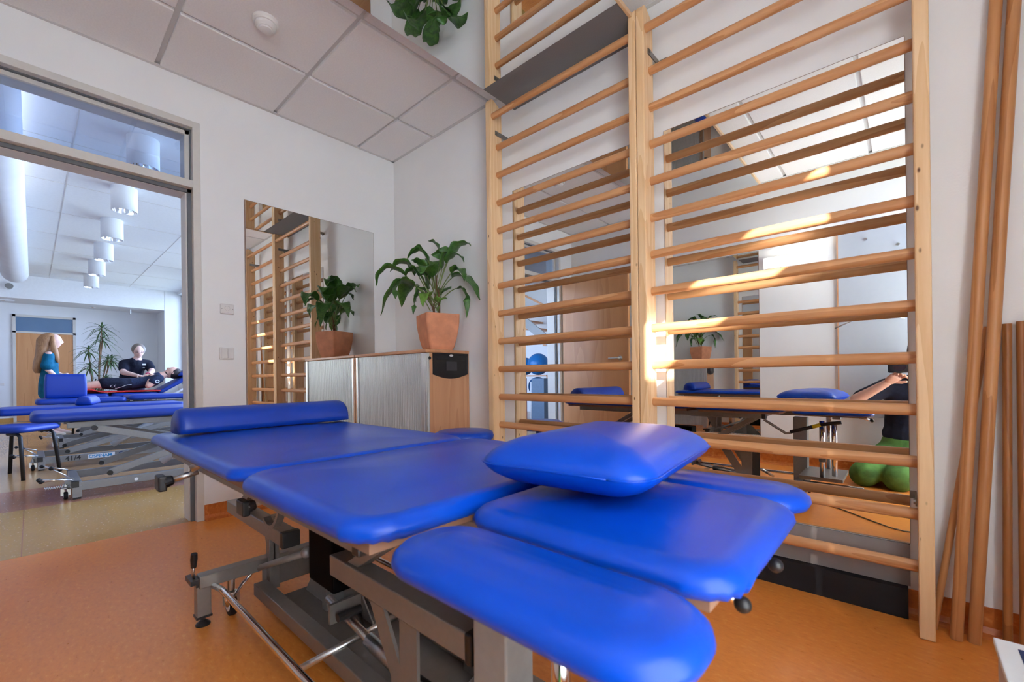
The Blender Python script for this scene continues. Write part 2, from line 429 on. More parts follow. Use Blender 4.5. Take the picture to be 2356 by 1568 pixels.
# doorway frame with transom light
dr = empty('door_1', (XA, (DY0+DY1)/2, 0), kind='structure')
f = MB(); X1 = XA+.007; X0 = XA-.166
f.box(X0, X1, DY1-.002, DY1+.036, 0, DZ+.036); f.box(X0, X1, DY0-.036, DY0+.002, 0, DZ+.036)
f.box(X0, X1, DY0, DY1, DZ-.002, DZ+.036)
f.box(XA-.05, XA-.165, DY1-.030, DY1, 0, DZ); f.box(XA-.05, XA-.165, DY0, DY0+.030, 0, DZ); f.box(XA-.05, XA-.165, DY0, DY1, DZ-.03, DZ)
f.box(X0, X1-.001, DY0, DY1, 1.985, 2.030); f.box(XA-.05, XA-.165, DY0, DY1, 1.962, 1.99)
f.build('door_frame', M['frame_white'], dr, bevel=.0025)
g = MB(); g.box(XA-.05, XA-.034, DY1-.022, DY1-.001, 0, 1.985); g.box(XA-.05, XA-.034, DY0+.001, DY0+.022, 0, 1.985); g.box(XA-.05, XA-.034, DY0, DY1, 1.964, 1.984)
g.box(XA-.05, XA-.03, DY0+.001, DY1-.001, DZ-.008, DZ-.001); g.box(XA-.05, XA-.03, DY1-.008, DY1-.001, 2.03, DZ)
g.build('gasket', M['gasket'], dr)
MB().box(XA-.07, XA-.064, DY0+.004, DY1-.004, 2.03, DZ-.004).build('transom_pane', M['glass'], dr)
# the door leaf stands open against the front wall
dl = empty('door_2', (.5, -2.41, 0), kind='structure')
MB().box(.075, .945, -2.43, -2.39, .008, 1.975).build('door_leaf', M['door_wood'], dl, bevel=.003)
h = MB(); h.cyl((.845, -2.39, 1.03), (.845, -2.381, 1.03), .026, 24); h.tube([(.845, -2.385, 1.03), (.845, -2.345, 1.03), (.835, -2.338, 1.03), (.725, -2.338, 1.03)], .0095, 12)
h.build('door_handle', M['brushed'], dl, smooth=True)
# window in the right wall: clear top pane, unseen sheets added below to band and soften the sun
wn = empty('window_1', (XC+.08, (WY0+WY1)/2, WZ0), kind='structure')
f = MB()
for a, b in ((WY0, WY0+.02), (WY1-.05, WY1), (-1.50, -1.46)): f.box(XC+.025, XC+.065, a, b, WZ0, WZ1)
for a, b in ((WZ0, WZ0+.05), (WZ1-.03, WZ1)): f.box(XC+.025, XC+.065, WY0, WY1, a, b)
f.build('window_frame', M['frame_white'], wn)
MB().box(XC+.042, XC+.048, WY0+.02, WY1-.05, WZ0+.05, WZ1-.03).build('window_pane', M['winglass'], wn)
MB().box(XC-.05, XC+.07, WY0, WY1, WZ0-.03, WZ0).build('window_sill', M['frame_white'], wn)
for (a, b, z) in ((WY0+.01, -1.4806, 2.054), (-1.4794, WY1-.01, .80)):
    bl = empty('sun_diffuser', (XC+.012, (a+b)/2, z))
    if z > 1.5:
        tag(bl, 'added unseen blind beside the corner with its top gap open to the sun', 'diffuser')
        MB().add([(XC+.01, a, WZ0+.02), (XC+.01, b, WZ0+.02), (XC+.01, b, z-.012), (XC+.01, a, z-.012)], [(0, 1, 2, 3)]).build('cloth', M['diffuser'], bl); MB().box(XC+.004, XC+.016, a, b, z-.014, z).build('bar', M['white'], bl)
    else:
        tag(bl, 'added unseen blind covering the whole window half nearest the wall bars', 'diffuser')
        MB().add([(XC+.01, a, WZ0+.02), (XC+.01, b, WZ0+.02), (XC+.01, b, WZ1-.06), (XC+.01, a, WZ1-.06)], [(0, 1, 2, 3)]).build('cloth', M['diffuser'], bl); MB().cyl((XC-.01, a, WZ1-.03), (XC-.01, b, WZ1-.03), .025).build('roller', M['white'], bl, smooth=True)

# ------------------------------------------------------------------ the hall beyond the doorway
XE, YW = -10.9, .34
e = MB(); e.box(XE-.15, XE, -6, YW+.2, -.06, 3.1); struct(e, 'wall_hall_end', M['wall_far'])
struct(MB().box(XE, XA-.16, -6.15, -6, -.06, 3.1), 'wall_hall_side', M['wall_far'])
e = MB(); e.box(XE, XA-.16, YW, YW+.2, -.06, .75); e.box(XE, XA-.16, YW, YW+.2, 2.92, 3.1)
WX = [(-10.0, -7.6), (-7.3, -4.9), (-4.6, -2.2), (-1.9, -.4)]
ed = [XE] + [v for p in WX for v in p] + [XA-.16]
for i in range(0, len(ed), 2): e.box(ed[i], ed[i+1], YW, YW+.2, .75, 2.92)
struct(e, 'wall_hall_window', M['wall_far'])
struct(MB().box(-10.9, -10.0, .085, YW, 0, 3.0), 'wall_pillar', M['wall_far'])
c = MB(); c.box(XE, XA-.16, -6, YW, 3.0, 3.1)
for x in [-9.6+1.2*i for i in range(8)]: c.box(x-.004, x+.004, -6, YW, 2.997, 3.0, 1)
for y in (-4.3, -2.95, -1.80, -.55): c.box(XE, XA-.16, y-.004, y+.004, 2.997, 3.0, 1)
struct(c, 'ceiling_hall', [M['ceil_far'], M['tbar']])
struct(MB().box(XE, -10.0, -6, .09, 2.53, 3.0), 'ceiling_soffit', M['ceil_far'])
struct(MB().box(XE, XE+.01, -6, -2.33, 0, .09), 'baseboard_hall', M['floor_yellow'])
struct(MB().box(XE, XE+.01, -1.38, .1, 0, .09), 'baseboard_hall_right', M['floor_yellow'])
for i, (a, b) in enumerate(WX):
    wn = empty('window_%d' % (i+2), ((a+b)/2, YW+.1, .75), kind='structure')
    f = MB()
    for p, q in ((a, a+.05), (b-.05, b), ((a+b)/2-.025, (a+b)/2+.025)): f.box(p, q, YW+.08, YW+.14, .75, 2.92)
    for p, q in ((.75, .80), (2.87, 2.92)): f.box(a, b, YW+.08, YW+.14, p, q)
    f.build('window_frame', M['frame_white'], wn); MB().box(a+.05, b-.05, YW+.108, YW+.112, .8, 2.87).build('window_pane', M['winglass'], wn)
# hall door with transom
dr = empty('door_3', (XE, -1.855, 0), kind='structure')
f = MB(); f.box(XE, XE+.03, -2.33, -2.285, 0, 2.30); f.box(XE, XE+.03, -1.425, -1.38, 0, 2.30); f.box(XE, XE+.03, -2.33, -1.38, 2.25, 2.30); f.box(XE, XE+.03, -2.33, -1.38, 1.905, 1.945)
f.build('door_frame', M['frame_white'], dr)
MB().box(XE+.004, XE+.02, -2.285, -1.425, .01, 1.905).build('door_leaf', M['door_wood'], dr)
MB().box(XE+.004, XE+.012, -2.285, -1.425, 1.945, 2.25).build('transom_pane', mat('blue_transom', (.10, .19, .32), .15, spec=.8, var=.05, vscale=3), dr)
# ceiling lamps of the hall
LX = [-1.859, -3.29, -4.68, -6.14, -7.54, -9.0]; LY = [-1.385, -1.358, -1.331, -1.292, -1.267, -1.242]
wh = ['hidden behind the transom bar, nearest the doorway', 'second from the doorway', 'third from the doorway', 'fourth from the doorway', 'fifth from the doorway', 'farthest away by the soffit']
L0 = empty('ceiling_lamp', (LX[0], LY[0], 2.74))
b = MB(); R = .115; prof = [(R, 3.0), (R, 2.74), (R-.006, 2.74), (R-.012, 2.78), (R-.06, 2.90), (0.002, 2.92)]
b.rings([[(LX[0]+r*math.cos(2*PI*k/32), LY[0]+r*math.sin(2*PI*k/32), z) for k in range(32)] for r, z in prof[:3]], cap0=False, cap1=False)
b.build('housing', M['white'], L0, smooth=True)
b = MB(); b.rings([[(LX[0]+r*math.cos(2*PI*k/32), LY[0]+r*math.sin(2*PI*k/32), z) for k in range(32)] for r, z in prof[2:]], cap0=False)
b.build('reflector', M['chrome'], L0, smooth=True)
for i in range(6):
    o = L0 if i == 0 else copy_tree(L0)
    o.location = (LX[i], LY[i], 2.74)
    tag(o, 'white cylindrical ceiling lamp in the hall, ' + wh[i], 'ceiling lamp', 'cylinder lamps on the hall ceiling')
d = MB(); d.tube([(-.6, -2.27, 2.77), (-8.45, -2.25, 2.77)], .165, 32)
d.ball((-8.45, -2.25, 2.77), .165, 24, sc=(.6, 1, 1)); tag(d.build('ceiling_air_duct', M['duct'], smooth=True), 'thick white round air duct under the hall ceiling', 'duct')
lp = MB(); lp.cyl((-10.0, -2.35, 2.755), (-9.97, -2.35, 2.755), .075, 28); lp.cyl((-9.975, -2.35, 2.755), (-9.965, -2.35, 2.755), .058, 28, 1)
tag(lp.build('ceiling_loudspeaker', [M['white'], M['steel_far']], smooth=False), 'round grey loudspeaker in the soffit face below the duct', 'speaker')
for i, (x, y, r) in enumerate(((-10.4, -2.45, .17), (-10.45, -1.13, .05))):
    b = MB(); b.rings([[(x+rr*math.cos(2*PI*k/28), y+rr*math.sin(2*PI*k/28), z) for k in range(28)] for rr, z in ((r, 2.53), (r, 2.522), (r*.85, 2.522), (r*.8, 2.529))], cap1=True)
    tag(b.build('recessed_ceiling_light', M['chrome']), ('large flat round light' if i == 0 else 'small round chrome light') + ' in the underside of the soffit', 'recessed light')
sg = MB().box(-10.3, -10.14, -.52, -.50, 2.40, 2.50); sg.box(-10.23, -10.21, -.512, -.508, 2.50, 2.53)
tag(sg.build('exit_sign', M['white']), 'tiny white hanging sign under the soffit above the therapist', 'sign')
# wall plate at the far left of the hall end wall
tag(MB().box(XE, XE+.012, -2.60, -2.45, .78, .84).build('wall_socket', M['switch'], bevel=.003), 'small white socket strip on the hall wall left of the door', 'socket')

# ------------------------------------------------------------------ pads
def rrect(x0, x1, y0, y1, r, ins=0., n=10, ns=6):
    """rounded rectangle outline, inset by ins, always the same vertex count; r may be one radius or four"""
    rs = r if isinstance(r, (list, tuple)) else [r]*4
    hx, hy = (x1-x0)/2, (y1-y0)/2; ins = min(ins, min(hx, hy)-.002)
    x0 += ins; x1 -= ins; y0 += ins; y1 -= ins
    m = min((x1-x0), (y1-y0))/2
    rr = [max(min(q-ins*.6, m-.0005), .0006) for q in rs]
    cs = [(x1-rr[0], y0+rr[0], -PI/2, rr[0]), (x1-rr[1], y1-rr[1], 0, rr[1]), (x0+rr[2], y1-rr[2], PI/2, rr[2]), (x0+rr[3], y0+rr[3], PI, rr[3])]
    P = []
    for i, (cx, cy, a0, q) in enumerate(cs):
        for k in range(n+1):
            a = a0 + PI/2*k/n; P.append((cx+q*math.cos(a), cy+q*math.sin(a)))
        nx = cs[(i+1) % 4]; a = nx[2]; e = (nx[0]+nx[3]*math.cos(a), nx[1]+nx[3]*math.sin(a)); s_ = P[-1]
        for k in range(1, ns): P.append((s_[0]+(e[0]-s_[0])*k/ns, s_[1]+(e[1]-s_[1])*k/ns))
    return P
def pad(name, x0, x1, y0, y1, z0, z1, m, parent, r=.05, edge=.03, dome=.008, gather=0., mtx=None):
    h = z1-z0; half = min(x1-x0, y1-y0)/2
    prof = [(edge*.9, z0), (edge*.42, z0+.004), (edge*.12, z0+h*.16), (0, z0+h*.36), (edge*.05, z0+h*.55), (edge*.28, z0+h*.74), (edge*.68, z0+h*.875), (edge*1.2, z1-dome*1.05)]
    for q in (.42, .62, .82, .97):
        i_ = edge*1.2 + (half-edge*1.2)*q; prof.append((i_, z1-dome*(1-q)**2))
    mb = MB(); R = []
    for j, (ins, z) in enumerate(prof):
        P = rrect(x0, x1, y0, y1, r, ins); ring = []
        for k, (x, y) in enumerate(P):
            if gather and j in (1, 2, 3):
                cx = (x0+x1)/2; cy = (y0+y1)/2
                near = min(abs(abs(x-cx)-(x1-x0)/2) + abs(abs(y-cy)-(y1-y0)/2), .16)/.16
                g_ = gather*(1-near)*math.sin(k*2.9+j*.3); x += g_*(1 if x < cx else -1); y += g_*(1 if y < cy else -1)
            ring.append((x, y, z))
        R.append(ring)
    mb.rings(R)
    if mtx: mb.xform(mtx)
    return mb.build(name, m, parent, smooth=True)
def cushion(name, cx, cy, cz, lx, ly, t, rot, m, parent, rr=.05, flat=.35):
    """pillow with a seam at mid height, corners softly pointed"""
    mb = MB(); R = []
    ups = [(0, 0), (.004, .16), (.014, .36), (.03, .56), (.052, .74), (.08, .87), (.11, .95), (.14, .99)]
    prof = [(i, -v*t*(.5)) for i, v in reversed(ups)] + [(i, v*t*.5) for i, v in ups[1:]]
    for ins, z in prof:
        P = rrect(-lx/2, lx/2, -ly/2, ly/2, rr, ins*min(lx, ly)/.31)
        ring = []
        for x, y in P:
            # sides bow in slightly between the corners at the seam
            e = 1-.035*(1-min(1, abs(x)/(lx/2))**2)*(abs(y)/(ly/2))**6
            e2 = 1-.03*(1-min(1, abs(y)/(ly/2))**2)*(abs(x)/(lx/2))**6
            ring.append((x*e2, y*e, z))
        R.append(ring)
    mb.rings(R); T = Matrix.Translation((cx, cy, cz)) @ rot
    mb.xform(T); ob = mb.build(name, m, parent, smooth=True)
    P = rrect(-lx/2, lx/2, -ly/2, ly/2, rr, -.0005); pts = []
    for x, y in P:
        e = 1-.035*(1-min(1, abs(x)/(lx/2))**2)*(abs(y)/(ly/2))**6; e2 = 1-.03*(1-min(1, abs(y)/(ly/2))**2)*(abs(x)/(lx/2))**6
        pts.append(T @ Vector((x*e2, y*e, 0)))
    sm = MB(); sm.tube(pts+[pts[0]], .0016, 6); sm.build('seam', m, ob, smooth=True)
    return ob
def half_roll(name, a, b, wd, h, m, parent=None, n=20):
    """half-round bolster lying flat from a to b"""
    a = Vector(a); b = Vector(b); d = (b-a).normalized(); s_ = Vector((-d.y, d.x, 0)); L = (b-a).length
    def ring(t, k):
        R = []
        for i in range(n+1):
            an = PI*i/n; R.append(a+d*t + s_*(math.cos(an)*wd/2*k) + Vector((0, 0, .004+h*(math.sin(an)**.8)*k)))
        for i in range(1, 8): R.append(a+d*t + s_*((-1+2*i/8)*wd/2*k*.97) + Vector((0, 0, .001)))
        return R
    mb = MB(); ts = [(0, .80), (.006, .93), (.018, .99), (.04, 1), (L/2, 1.0), (L-.04, 1), (L-.018, .99), (L-.006, .93), (L, .80)]
    mb.rings([ring(t, k) for t, k in ts]); return mb.build(name, m, parent, smooth=True)

# ------------------------------------------------------------------ the main treatment table
TB = empty('treatment_table', (2.1, -1.43, 0), 'large blue padded treatment table on a grey steel frame in the small room', 'treatment table')
V = M['vinyl']
p = pad('leg_pad', .995, 2.072, -1.775, -1.065, .601, .644, V, TB, r=.075, edge=.030, dome=.009, gather=.003); p['label'] = 'long blue foot-end pad'
p = pad('middle_pad', 2.086, 2.630, -1.782, -1.065, .599, .646, V, TB, r=.07, edge=.032, dome=.009, gather=.0045); p['label'] = 'blue middle pad with gathered corners'
p = pad('head_pad', 2.643, 3.052, -1.618, -1.238, .598, .642, V, TB, r=.06, edge=.034, dome=.007, gather=.003); p['label'] = 'blue square head pad'
p = pad('armrest_pad', 2.662, 3.058, -1.784, -1.634, .592, .636, V, TB, r=.068, edge=.034, dome=.006); p['label'] = 'near blue armrest pad'
p = pad('armrest_pad', 2.662, 3.052, -1.222, -1.075, .592, .636, V, TB, r=.068, edge=.034, dome=.006); p['label'] = 'far blue armrest pad'
S = M['steel']
# pad boards and upper frame
f = MB()
for a, b, c_, d_ in ((1.04, 2.04, -1.745, -1.10), (2.12, 2.60, -1.75, -1.10), (2.68, 3.02, -1.59, -1.27), (2.70, 3.02, -1.755, -1.665), (2.70, 3.02, -1.19, -1.11)): f.box(a, b, c_, d_, .586, .603)
f.build('pad_board', M['boardtan'], TB)
f = MB()
for y in (-1.70, -1.20): f.box(1.10, 2.49, y-.018, y+.018, .550, .587)
for x in (1.2, 2.13, 2.47): f.box(x-.018, x+.018, -1.70, -1.20, .552, .585)
for y in (-1.54, -1.35): f.box(2.47, 3.0, y-.012, y+.012, .566, .587)
f.box(2.86, 2.9, -1.72, -1.15, .568, .586)
f.build('upper_frame', S, TB, bevel=.003)
f = MB()
for y in (-1.70, -1.20): f.box(2.488, 2.512, y-.02, y+.02, .548, .589)
f.build('end_cap', M['black'], TB, bevel=.003)
# mid rails of the lift
f = MB(); f.box(1.12, 1.69, -1.545, -1.495, .305, .352); f.box(2.03, 2.575, -1.545, -1.495, .318, .372); f.box(1.12, 1.69, -1.33, -1.28, .305, .352); f.box(2.03, 2.575, -1.33, -1.28, .318, .372)
f.box(2.50, 2.54, -1.52, -1.30, .33, .36)
f.build('lift_rail', S, TB, bevel=.003)
f = MB(); f.box(1.688, 1.712, -1.548, -1.492, .303, .354); f.box(2.573, 2.592, -1.548, -1.492, .316, .374)
f.build('lift_rail_cap', M['black'], TB, bevel=.003)
# swinging arms between lift rails and upper frame
f = MB()
for y in (-1.515, -1.305):
    f.beam((1.20, y, .33), (1.56, y, .545), .028, .04, (0, 1, 0)); f.beam((2.10, y, .35), (2.42, y, .545), .028, .04, (0, 1, 0))
f.build('lift_arm', S, TB, bevel=.002)
# uprights and gussets
f = MB()
for y in (-1.47, -1.30):
    f.box(1.385, 1.42, y-.018, y+.018, .06, .33)
    f.prism([(1.30, .30), (1.42, .30), (1.42, .12), (1.385, .12)], 'y', y-.004, y+.004)
f.build('upright', S, TB, bevel=.002)
f = MB()
for y0, y1 in ((-1.53, -1.522), (-1.312, -1.304)):
    f.prism([(2.20, .318), (2.262, .318), (2.335, .20), (2.335, .318), (2.40, .318), (2.40, .055), (2.30, .055), (2.30, .16)], 'y', y0, y1)
f.build('gusset_plate', S, TB)
f = MB(); f.box(1.70, 1.735, -1.42, -1.30, .05, .40); f.prism([(1.52, .06), (1.70, .06), (1.70, .30)], 'y', -1.40, -1.394); f.prism([(1.735, .06), (1.93, .06), (1.735, .26)], 'y', -1.36, -1.354)
f.build('motor_bracket', M['steel_far'], TB, bevel=.002)
MB().box(1.80, 1.965, -1.505, -1.40, .225, .44).build('motor_housing', M['matt_black'], TB, bevel=.008)
# base
f = MB()
for y in (-1.52, -1.27): f.box(1.42, 2.72, y-.022, y+.022, .062, .105)
f.box(1.5, 2.62, -1.50, -1.29, .058, .064)
f.box(1.36, 1.405, -1.70, -1.13, .135, .178); f.box(2.64, 2.69, -1.70, -1.13, .10, .15)
f.box(1.375, 1.39, -1.50, -1.29, .06, .14)
f.build('base_frame', S, TB, bevel=.003)
f = MB()
for y in (-1.685, -1.155): f.box(1.352, 1.392, y-.021, y+.021, .035, .142)
f.build('leg', S, TB, bevel=.003)
f = MB(); f.box(1.350, 1.394, -1.708, -1.662, .140, .150); f.box(1.350, 1.394, -1.708, -1.662, .030, .037); f.build('leg_cap', M['black'], TB)
f = MB(); f.cyl((1.372, -1.685, .012), (1.372, -1.685, .04), .006, 12); f.rings([[(1.372+r*math.cos(2*PI*k/20), -1.685+r*math.sin(2*PI*k/20), z) for k in range(20)] for r, z in ((.022, 0), (.022, .005), (.008, .018))])
f.build('levelling_foot', M['black'], TB, smooth=False)
def castor(x, y, parent, z_top=.13, r=.032):
    f = MB(); f.cyl((x, y-.011, r), (x, y+.011, r), r, 24); w_ = f.build('castor_wheel', M['rubber'], parent, bevel=.004)
    f = MB(); f.cyl((x, y-.013, r), (x, y+.013, r), r*.6, 20); f.build('castor_rim', M['white'], w_)
    f = MB(); f.cyl((x, y, z_top-.02), (x, y, z_top+.01), .011, 14); f.rings([[(x+q*math.cos(2*PI*k/18), y+q*math.sin(2*PI*k/18), z) for k in range(18)] for q, z in ((.008, .088), (.020, .084), (.021, .078), (.008, .072))])
    f.beam((x, y-.016, .078), (x, y-.016, r), .003, .02, (0, 1, 0)); f.beam((x, y+.016, .078), (x, y+.016, r), .003, .02, (0, 1, 0)); f.cyl((x, y, .09), (x, y, z_top), .013, 14)
    f.build('castor_fork', M['brushed'], parent, smooth=False)
castor(1.372, -1.60, TB, .135, .040); castor(1.375, -1.2, TB, .135, .040); castor(2.66, -1.62, TB, .11); castor(2.66, -1.2, TB, .11)
f = MB(); f.tube([(1.40, -1.66, .135), (1.44, -1.645, .128), (2.60, -1.645, .128), (2.68, -1.63, .128)], .010, 14); f.tube([(2.60, -1.16, .128), (1.44, -1.165, .128), (1.40, -1.18, .135)], .010, 14)
f.build('foot_bar', M['chrome'], TB, smooth=True)
f = MB(); f.tube([(2.69, -1.22, .15), (2.93, -1.19, .155), (2.985, -1.20, .155), (3.0, -1.24, .155), (2.99, -1.30, .155), (2.69, -1.33, .15)], .008, 12)
f.build('foot_loop', M['chrome'], TB, smooth=True)
# gas strut tube and bent chrome rod
f = MB(); f.cyl((1.395, -1.515, .145), (1.77, -1.50, .295), .011, 14); f.ball((1.775, -1.50, .297), .017, 12); f.build('lever_tube', M['steel_far'], TB, smooth=True)
f = MB(); f.tube([(1.40, -1.516, .147), (1.385, -1.52, .145), (1.40, -1.57, .11), (1.46, -1.635, .075), (1.475, -1.643, .11)], .0055, 10); f.build('lever_rod', M['chrome'], TB, smooth=True)
# foot lever with black grip
f = MB(); f.tube([(1.385, -1.712, .172), (1.398, -1.718, .19), (1.405, -1.716, .225)], .004, 10); lv = f.build('foot_lever', M['brushed'], TB, smooth=True)
f = MB(); f.tube([(1.403, -1.716, .216), (1.408, -1.716, .245), (1.412, -1.716, .264)], [.008, .0105, .0095], 12); f.box(1.335, 1.41, -1.726, -1.702, .156, .172); f.build('grip', M['black'], lv, smooth=False)
# clamping knobs under the long side
for x, y, z in ((1.50, -1.795, .535), (1.70, -1.63, .46)):
    f = MB(); f.cyl((x, y, z), (x+.02, y+.07, z+.02), .009, 12); f.cyl((x+.02, y+.05, z+.03), (x+.03, y+.14, z+.07), .012, 14); k_ = f.build('clamp_rod', M['brushed'], TB, smooth=True)
    f = MB(); f.cyl((x-.002, y-.012, z-.002), (x, y+.012, z+.002), .020, 16, r2=.014); f.box(x-.048, x+.014, y-.028, y-.006, z-.028, z+.018); f.build('clamp_knob', M['black'], k_, bevel=.005)
# spring link with curved plate near the hinge
f = MB()
prev = None
pts = [(1.66+.10*math.cos(a), -1.56, .47-.16*math.sin(a)+.06) for a in [PI*.1+PI*.55*i/10 for i in range(11)]]
for a, b in zip(pts[:-1], pts[1:]): f.beam(a, b, .012, .022, (0, 1, 0))
f.build('curved_bracket', S, TB)
# head end: column, nuts, gas spring and ball knobs
f = MB(); f.box(2.61, 2.69, -1.56, -1.49, .10, .545); f.build('column', M['steel_far'], TB, bevel=.004)
f = MB()
for y in (-1.56, -1.25):
    f.cyl((2.80, y, .20), (2.80, y, .548), .014, 18)
f.cyl((2.86, -1.25, .22), (2.86, -1.25, .548), .014, 18)
f.build('telescopic_tube', M['chrome'], TB, smooth=True)
f = MB()
for y in (-1.56, -1.25): f.cyl((2.80, y, .30), (2.80, y, .335), .02, 6)
f.box(2.68, 2.90, -1.58, -1.23, .185, .205)
f.build('tube_collar', M['steel'], TB)
f = MB(); f.tube([(2.50, -1.19, .545), (2.62, -1.19, .465), (2.645, -1.19, .47)], .008, 10); f.build('spring_link', M['steel'], TB)
f = MB(); f.cyl((2.645, -1.19, .475), (2.76, -1.19, .515), .011, 14); f.cyl((2.76, -1.19, .515), (2.80, -1.19, .53), .0115, 14, 1); f.cyl((2.80, -1.19, .53), (2.90, -1.19, .55), .011, 14)
f.build('gas_spring', [M['black'], M['yellow']], TB, smooth=True)
for i, (x, y, z) in enumerate(((3.022, -1.472, .549), (3.032, -1.334, .556))):
    f = MB(); f.cyl((x-.06, y+.01, z+.012), (x, y, z), .004, 10); q = f.build('knob_stem', M['chrome'], TB, smooth=True)
    MB().ball((x, y, z), .0105, 16).build('ball_knob', M['black'], q, smooth=True)
f = MB(); f.tube([(1.75, -1.34, .16), (1.80, -1.35, .08), (1.95, -1.40, .075), (2.2, -1.42, .08), (2.38, -1.41, .075), (2.5, -1.44, .07)], .006, 10); f.build('power_cable', M['black'], TB, smooth=True)
f = MB(); f.cyl((1.86, -1.47, .17), (2.16, -1.47, .13), .012, 14); f.cyl((2.10, -1.47, .138), (2.28, -1.47, .12), .02, 14); f.build('actuator', M['brushed'], TB, smooth=True)
f = MB(); f.cyl((1.99, -1.505, .170), (1.99, -1.435, .170), .012, 16); f.build('actuator_pivot', M['black'], TB)
f = MB(); f.box(1.955, 1.965, -1.515, -1.42, .145, .20); f.build('pivot_plate', S, TB)
f = MB(); f.cyl((2.15, -1.62, .02), (2.165, -1.60, .10), .011, 14); f.build('foot_pedal', M['black'], TB, smooth=True)
f = MB(); f.cyl((2.02, -1.62, .10), (2.02, -1.30, .12), .009, 12); f.cyl((2.46, -1.62, .10), (2.46, -1.30, .20), .010, 12); f.build('cross_rod', M['brushed'], TB, smooth=True)

text_part('Z', .030, (2.652, -1.5605, .492), (1, 0, 0), (0, 0, 1), M['black'], 'frame_mark', TB, .001)
pl = cushion('head_pillow', 2.745, -1.335, .695, .315, .43, .100, Matrix.Rotation(math.radians(6), 4, 'Z'), V, None, rr=.06)
tag(pl, 'plump bright blue square pillow lying on the head pad of the near table', 'pillow')
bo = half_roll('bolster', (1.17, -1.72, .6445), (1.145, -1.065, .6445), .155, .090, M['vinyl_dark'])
tag(bo, 'long half-round blue bolster across the foot end of the near table', 'bolster')

# stool behind the table
st = empty('swivel_stool', (1.28, -.395, 0), 'low round blue stool standing behind the table before the wall bars', 'stool')
def disc(name, x, y, z0, z1, r, m, parent, e=.02):
    mb = MB(); mb.rings([[(x+q*math.cos(2*PI*k/40), y+q*math.sin(2*PI*k/40), z) for k in range(40)] for q, z in ((r-e, z0), (r-.003, z0+.012), (r, (z0+z1)/2), (r-.006, z1-.012), (r-e*1.2, z1-.003), (r*.5, z1), (.002, z1+.001))])
    return mb.build(name, m, parent, smooth=True)
disc('seat', 1.28, -.395, .475, .535, .17, V, st)
f = MB(); f.cyl((1.28, -.395, .10), (1.28, -.395, .475), .022, 18); f.build('gas_column', M['chrome'], st, smooth=True)
f = MB()
for k in range(5):
    a = 2*PI*k/5+.3; f.beam((1.28, -.395, .10), (1.28+.155*math.cos(a), -.395+.155*math.sin(a), .06), .03, .022)
f.build('star_base', M['black'], st)
for k in range(5):
    a = 2*PI*k/5+.3; MB().cyl((1.28+.155*math.cos(a)-.01, -.395+.155*math.sin(a), .025), (1.28+.155*math.cos(a)+.01, -.395+.155*math.sin(a), .025), .025, 16).build('castor', M['rubber'], st)

# ------------------------------------------------------------------ wall bars
Z14 = .2077; PF, PB = -.205, -.103; RY = -.1427
def rung(x0, x1, y, z, parent):
    n = 20; prof = [(.0155*math.cos(2*PI*k/n), .0195*math.sin(2*PI*k/n)) for k in range(n)]
    mb = MB(); mb.prism([(y+a, z+b) for a, b in prof], 'x', x0, x1)
    return smooth_angle(mb.build('rung', M['ash_x'], parent), 50)
def upright(x0, x1, parent):
    top = 2.529; pr = [(PB, 0), (PB, top-.045), (PB-.012, top-.032), (PF+.03, top), (PF+.014, top-.002), (PF+.004, top-.012), (PF, top-.03), (PF, 0)]
    mb = MB(); mb.prism(pr, 'x', x0, x1)
    return mb.build('upright', M['pine_z'], parent, bevel=.005)
def wall_bars(xs, label, side):
    (a0, a1), (b0, b1) = xs
    t = empty('wall_bars', ((a0+b1)/2, PB, 0), label, 'wall bars', 'wooden wall bars on the back wall')
    upright(a0, a1, t); upright(b0, b1, t)
    for k in range(1, 15):
        z = Z14+(14-k)*.17 if k > 1 else Z14+12*.17+.175
        rung(a1-.01, b0+.01, RY if k > 1 else -.182, z, t)
    for z, x, sg_ in ((2.33, a1, 1), (2.33, b0, -1), (.42, a1, 1), (.42, b0, -1)):
        f = MB(); f.beam((x+sg_*.003, -.165, z), (x+sg_*.003, YB-.004, z), .004, .026, (0, 0, 1))
        f.box(x+sg_*.001, x+sg_*.045, YB-.004, YB, z-.013, z+.013); f.cyl((x+sg_*.004, -.155, z), (x+sg_*.010, -.155, z), .008, 8)
        f.build('wall_bracket', M['galv'], t)
    return t
wall_bars(((1.290, 1.3315), (2.2345, 2.271)), 'pine wall bars nearest the cabinet and the potted plant', 0)
wall_bars(((2.2735, 2.3125), (3.2045, 3.2425)), 'pine wall bars nearest the leaning poles, with sunlit rungs', 1)

# mirrors ---------------------------------------------------------------
def wall_mirror(x0, x1, z0, z1, label, boardlow=None):
    t = empty('wall_mirror', ((x0+x1)/2, YB, z0), label, 'mirror')
    MB().box(x0, x1, YB-.0045, YB-.0005, z0, z1).build('glass', [M['mirror']], t)
    f = MB(); y = YB-.0040
    f.box(x0-.0015, x0, YB-.005, YB-.0005, z0, z1); f.box(x1, x1+.0015, YB-.005, YB-.0005, z0, z1); f.box(x0, x1, YB-.005, YB-.0005, z1, z1+.0015)
    f.build('cut_edge', M['mirror_edge'], t)
    return t
wall_mirror(1.368, 2.215, .25, 1.998, 'tall frameless mirror behind the wall bars next to the cabinet')
wall_mirror(2.336, 3.186, .25, 1.998, 'tall frameless mirror behind the sunlit wall bars')
tag(MB().box(2.336, 3.186, YB-.012, YB-.0005, .105, .247).build('mirror_kickboard', M['backboard']), 'grey board with shade in its colour below the mirror of the sunlit wall bars', 'board')
tag(MB().box(2.336, 3.18, YB-.04, YB-.007, .0, .103).build('rubber_plinth', M['rubber']), 'black plinth strip on the floor under the right mirror', 'plinth')
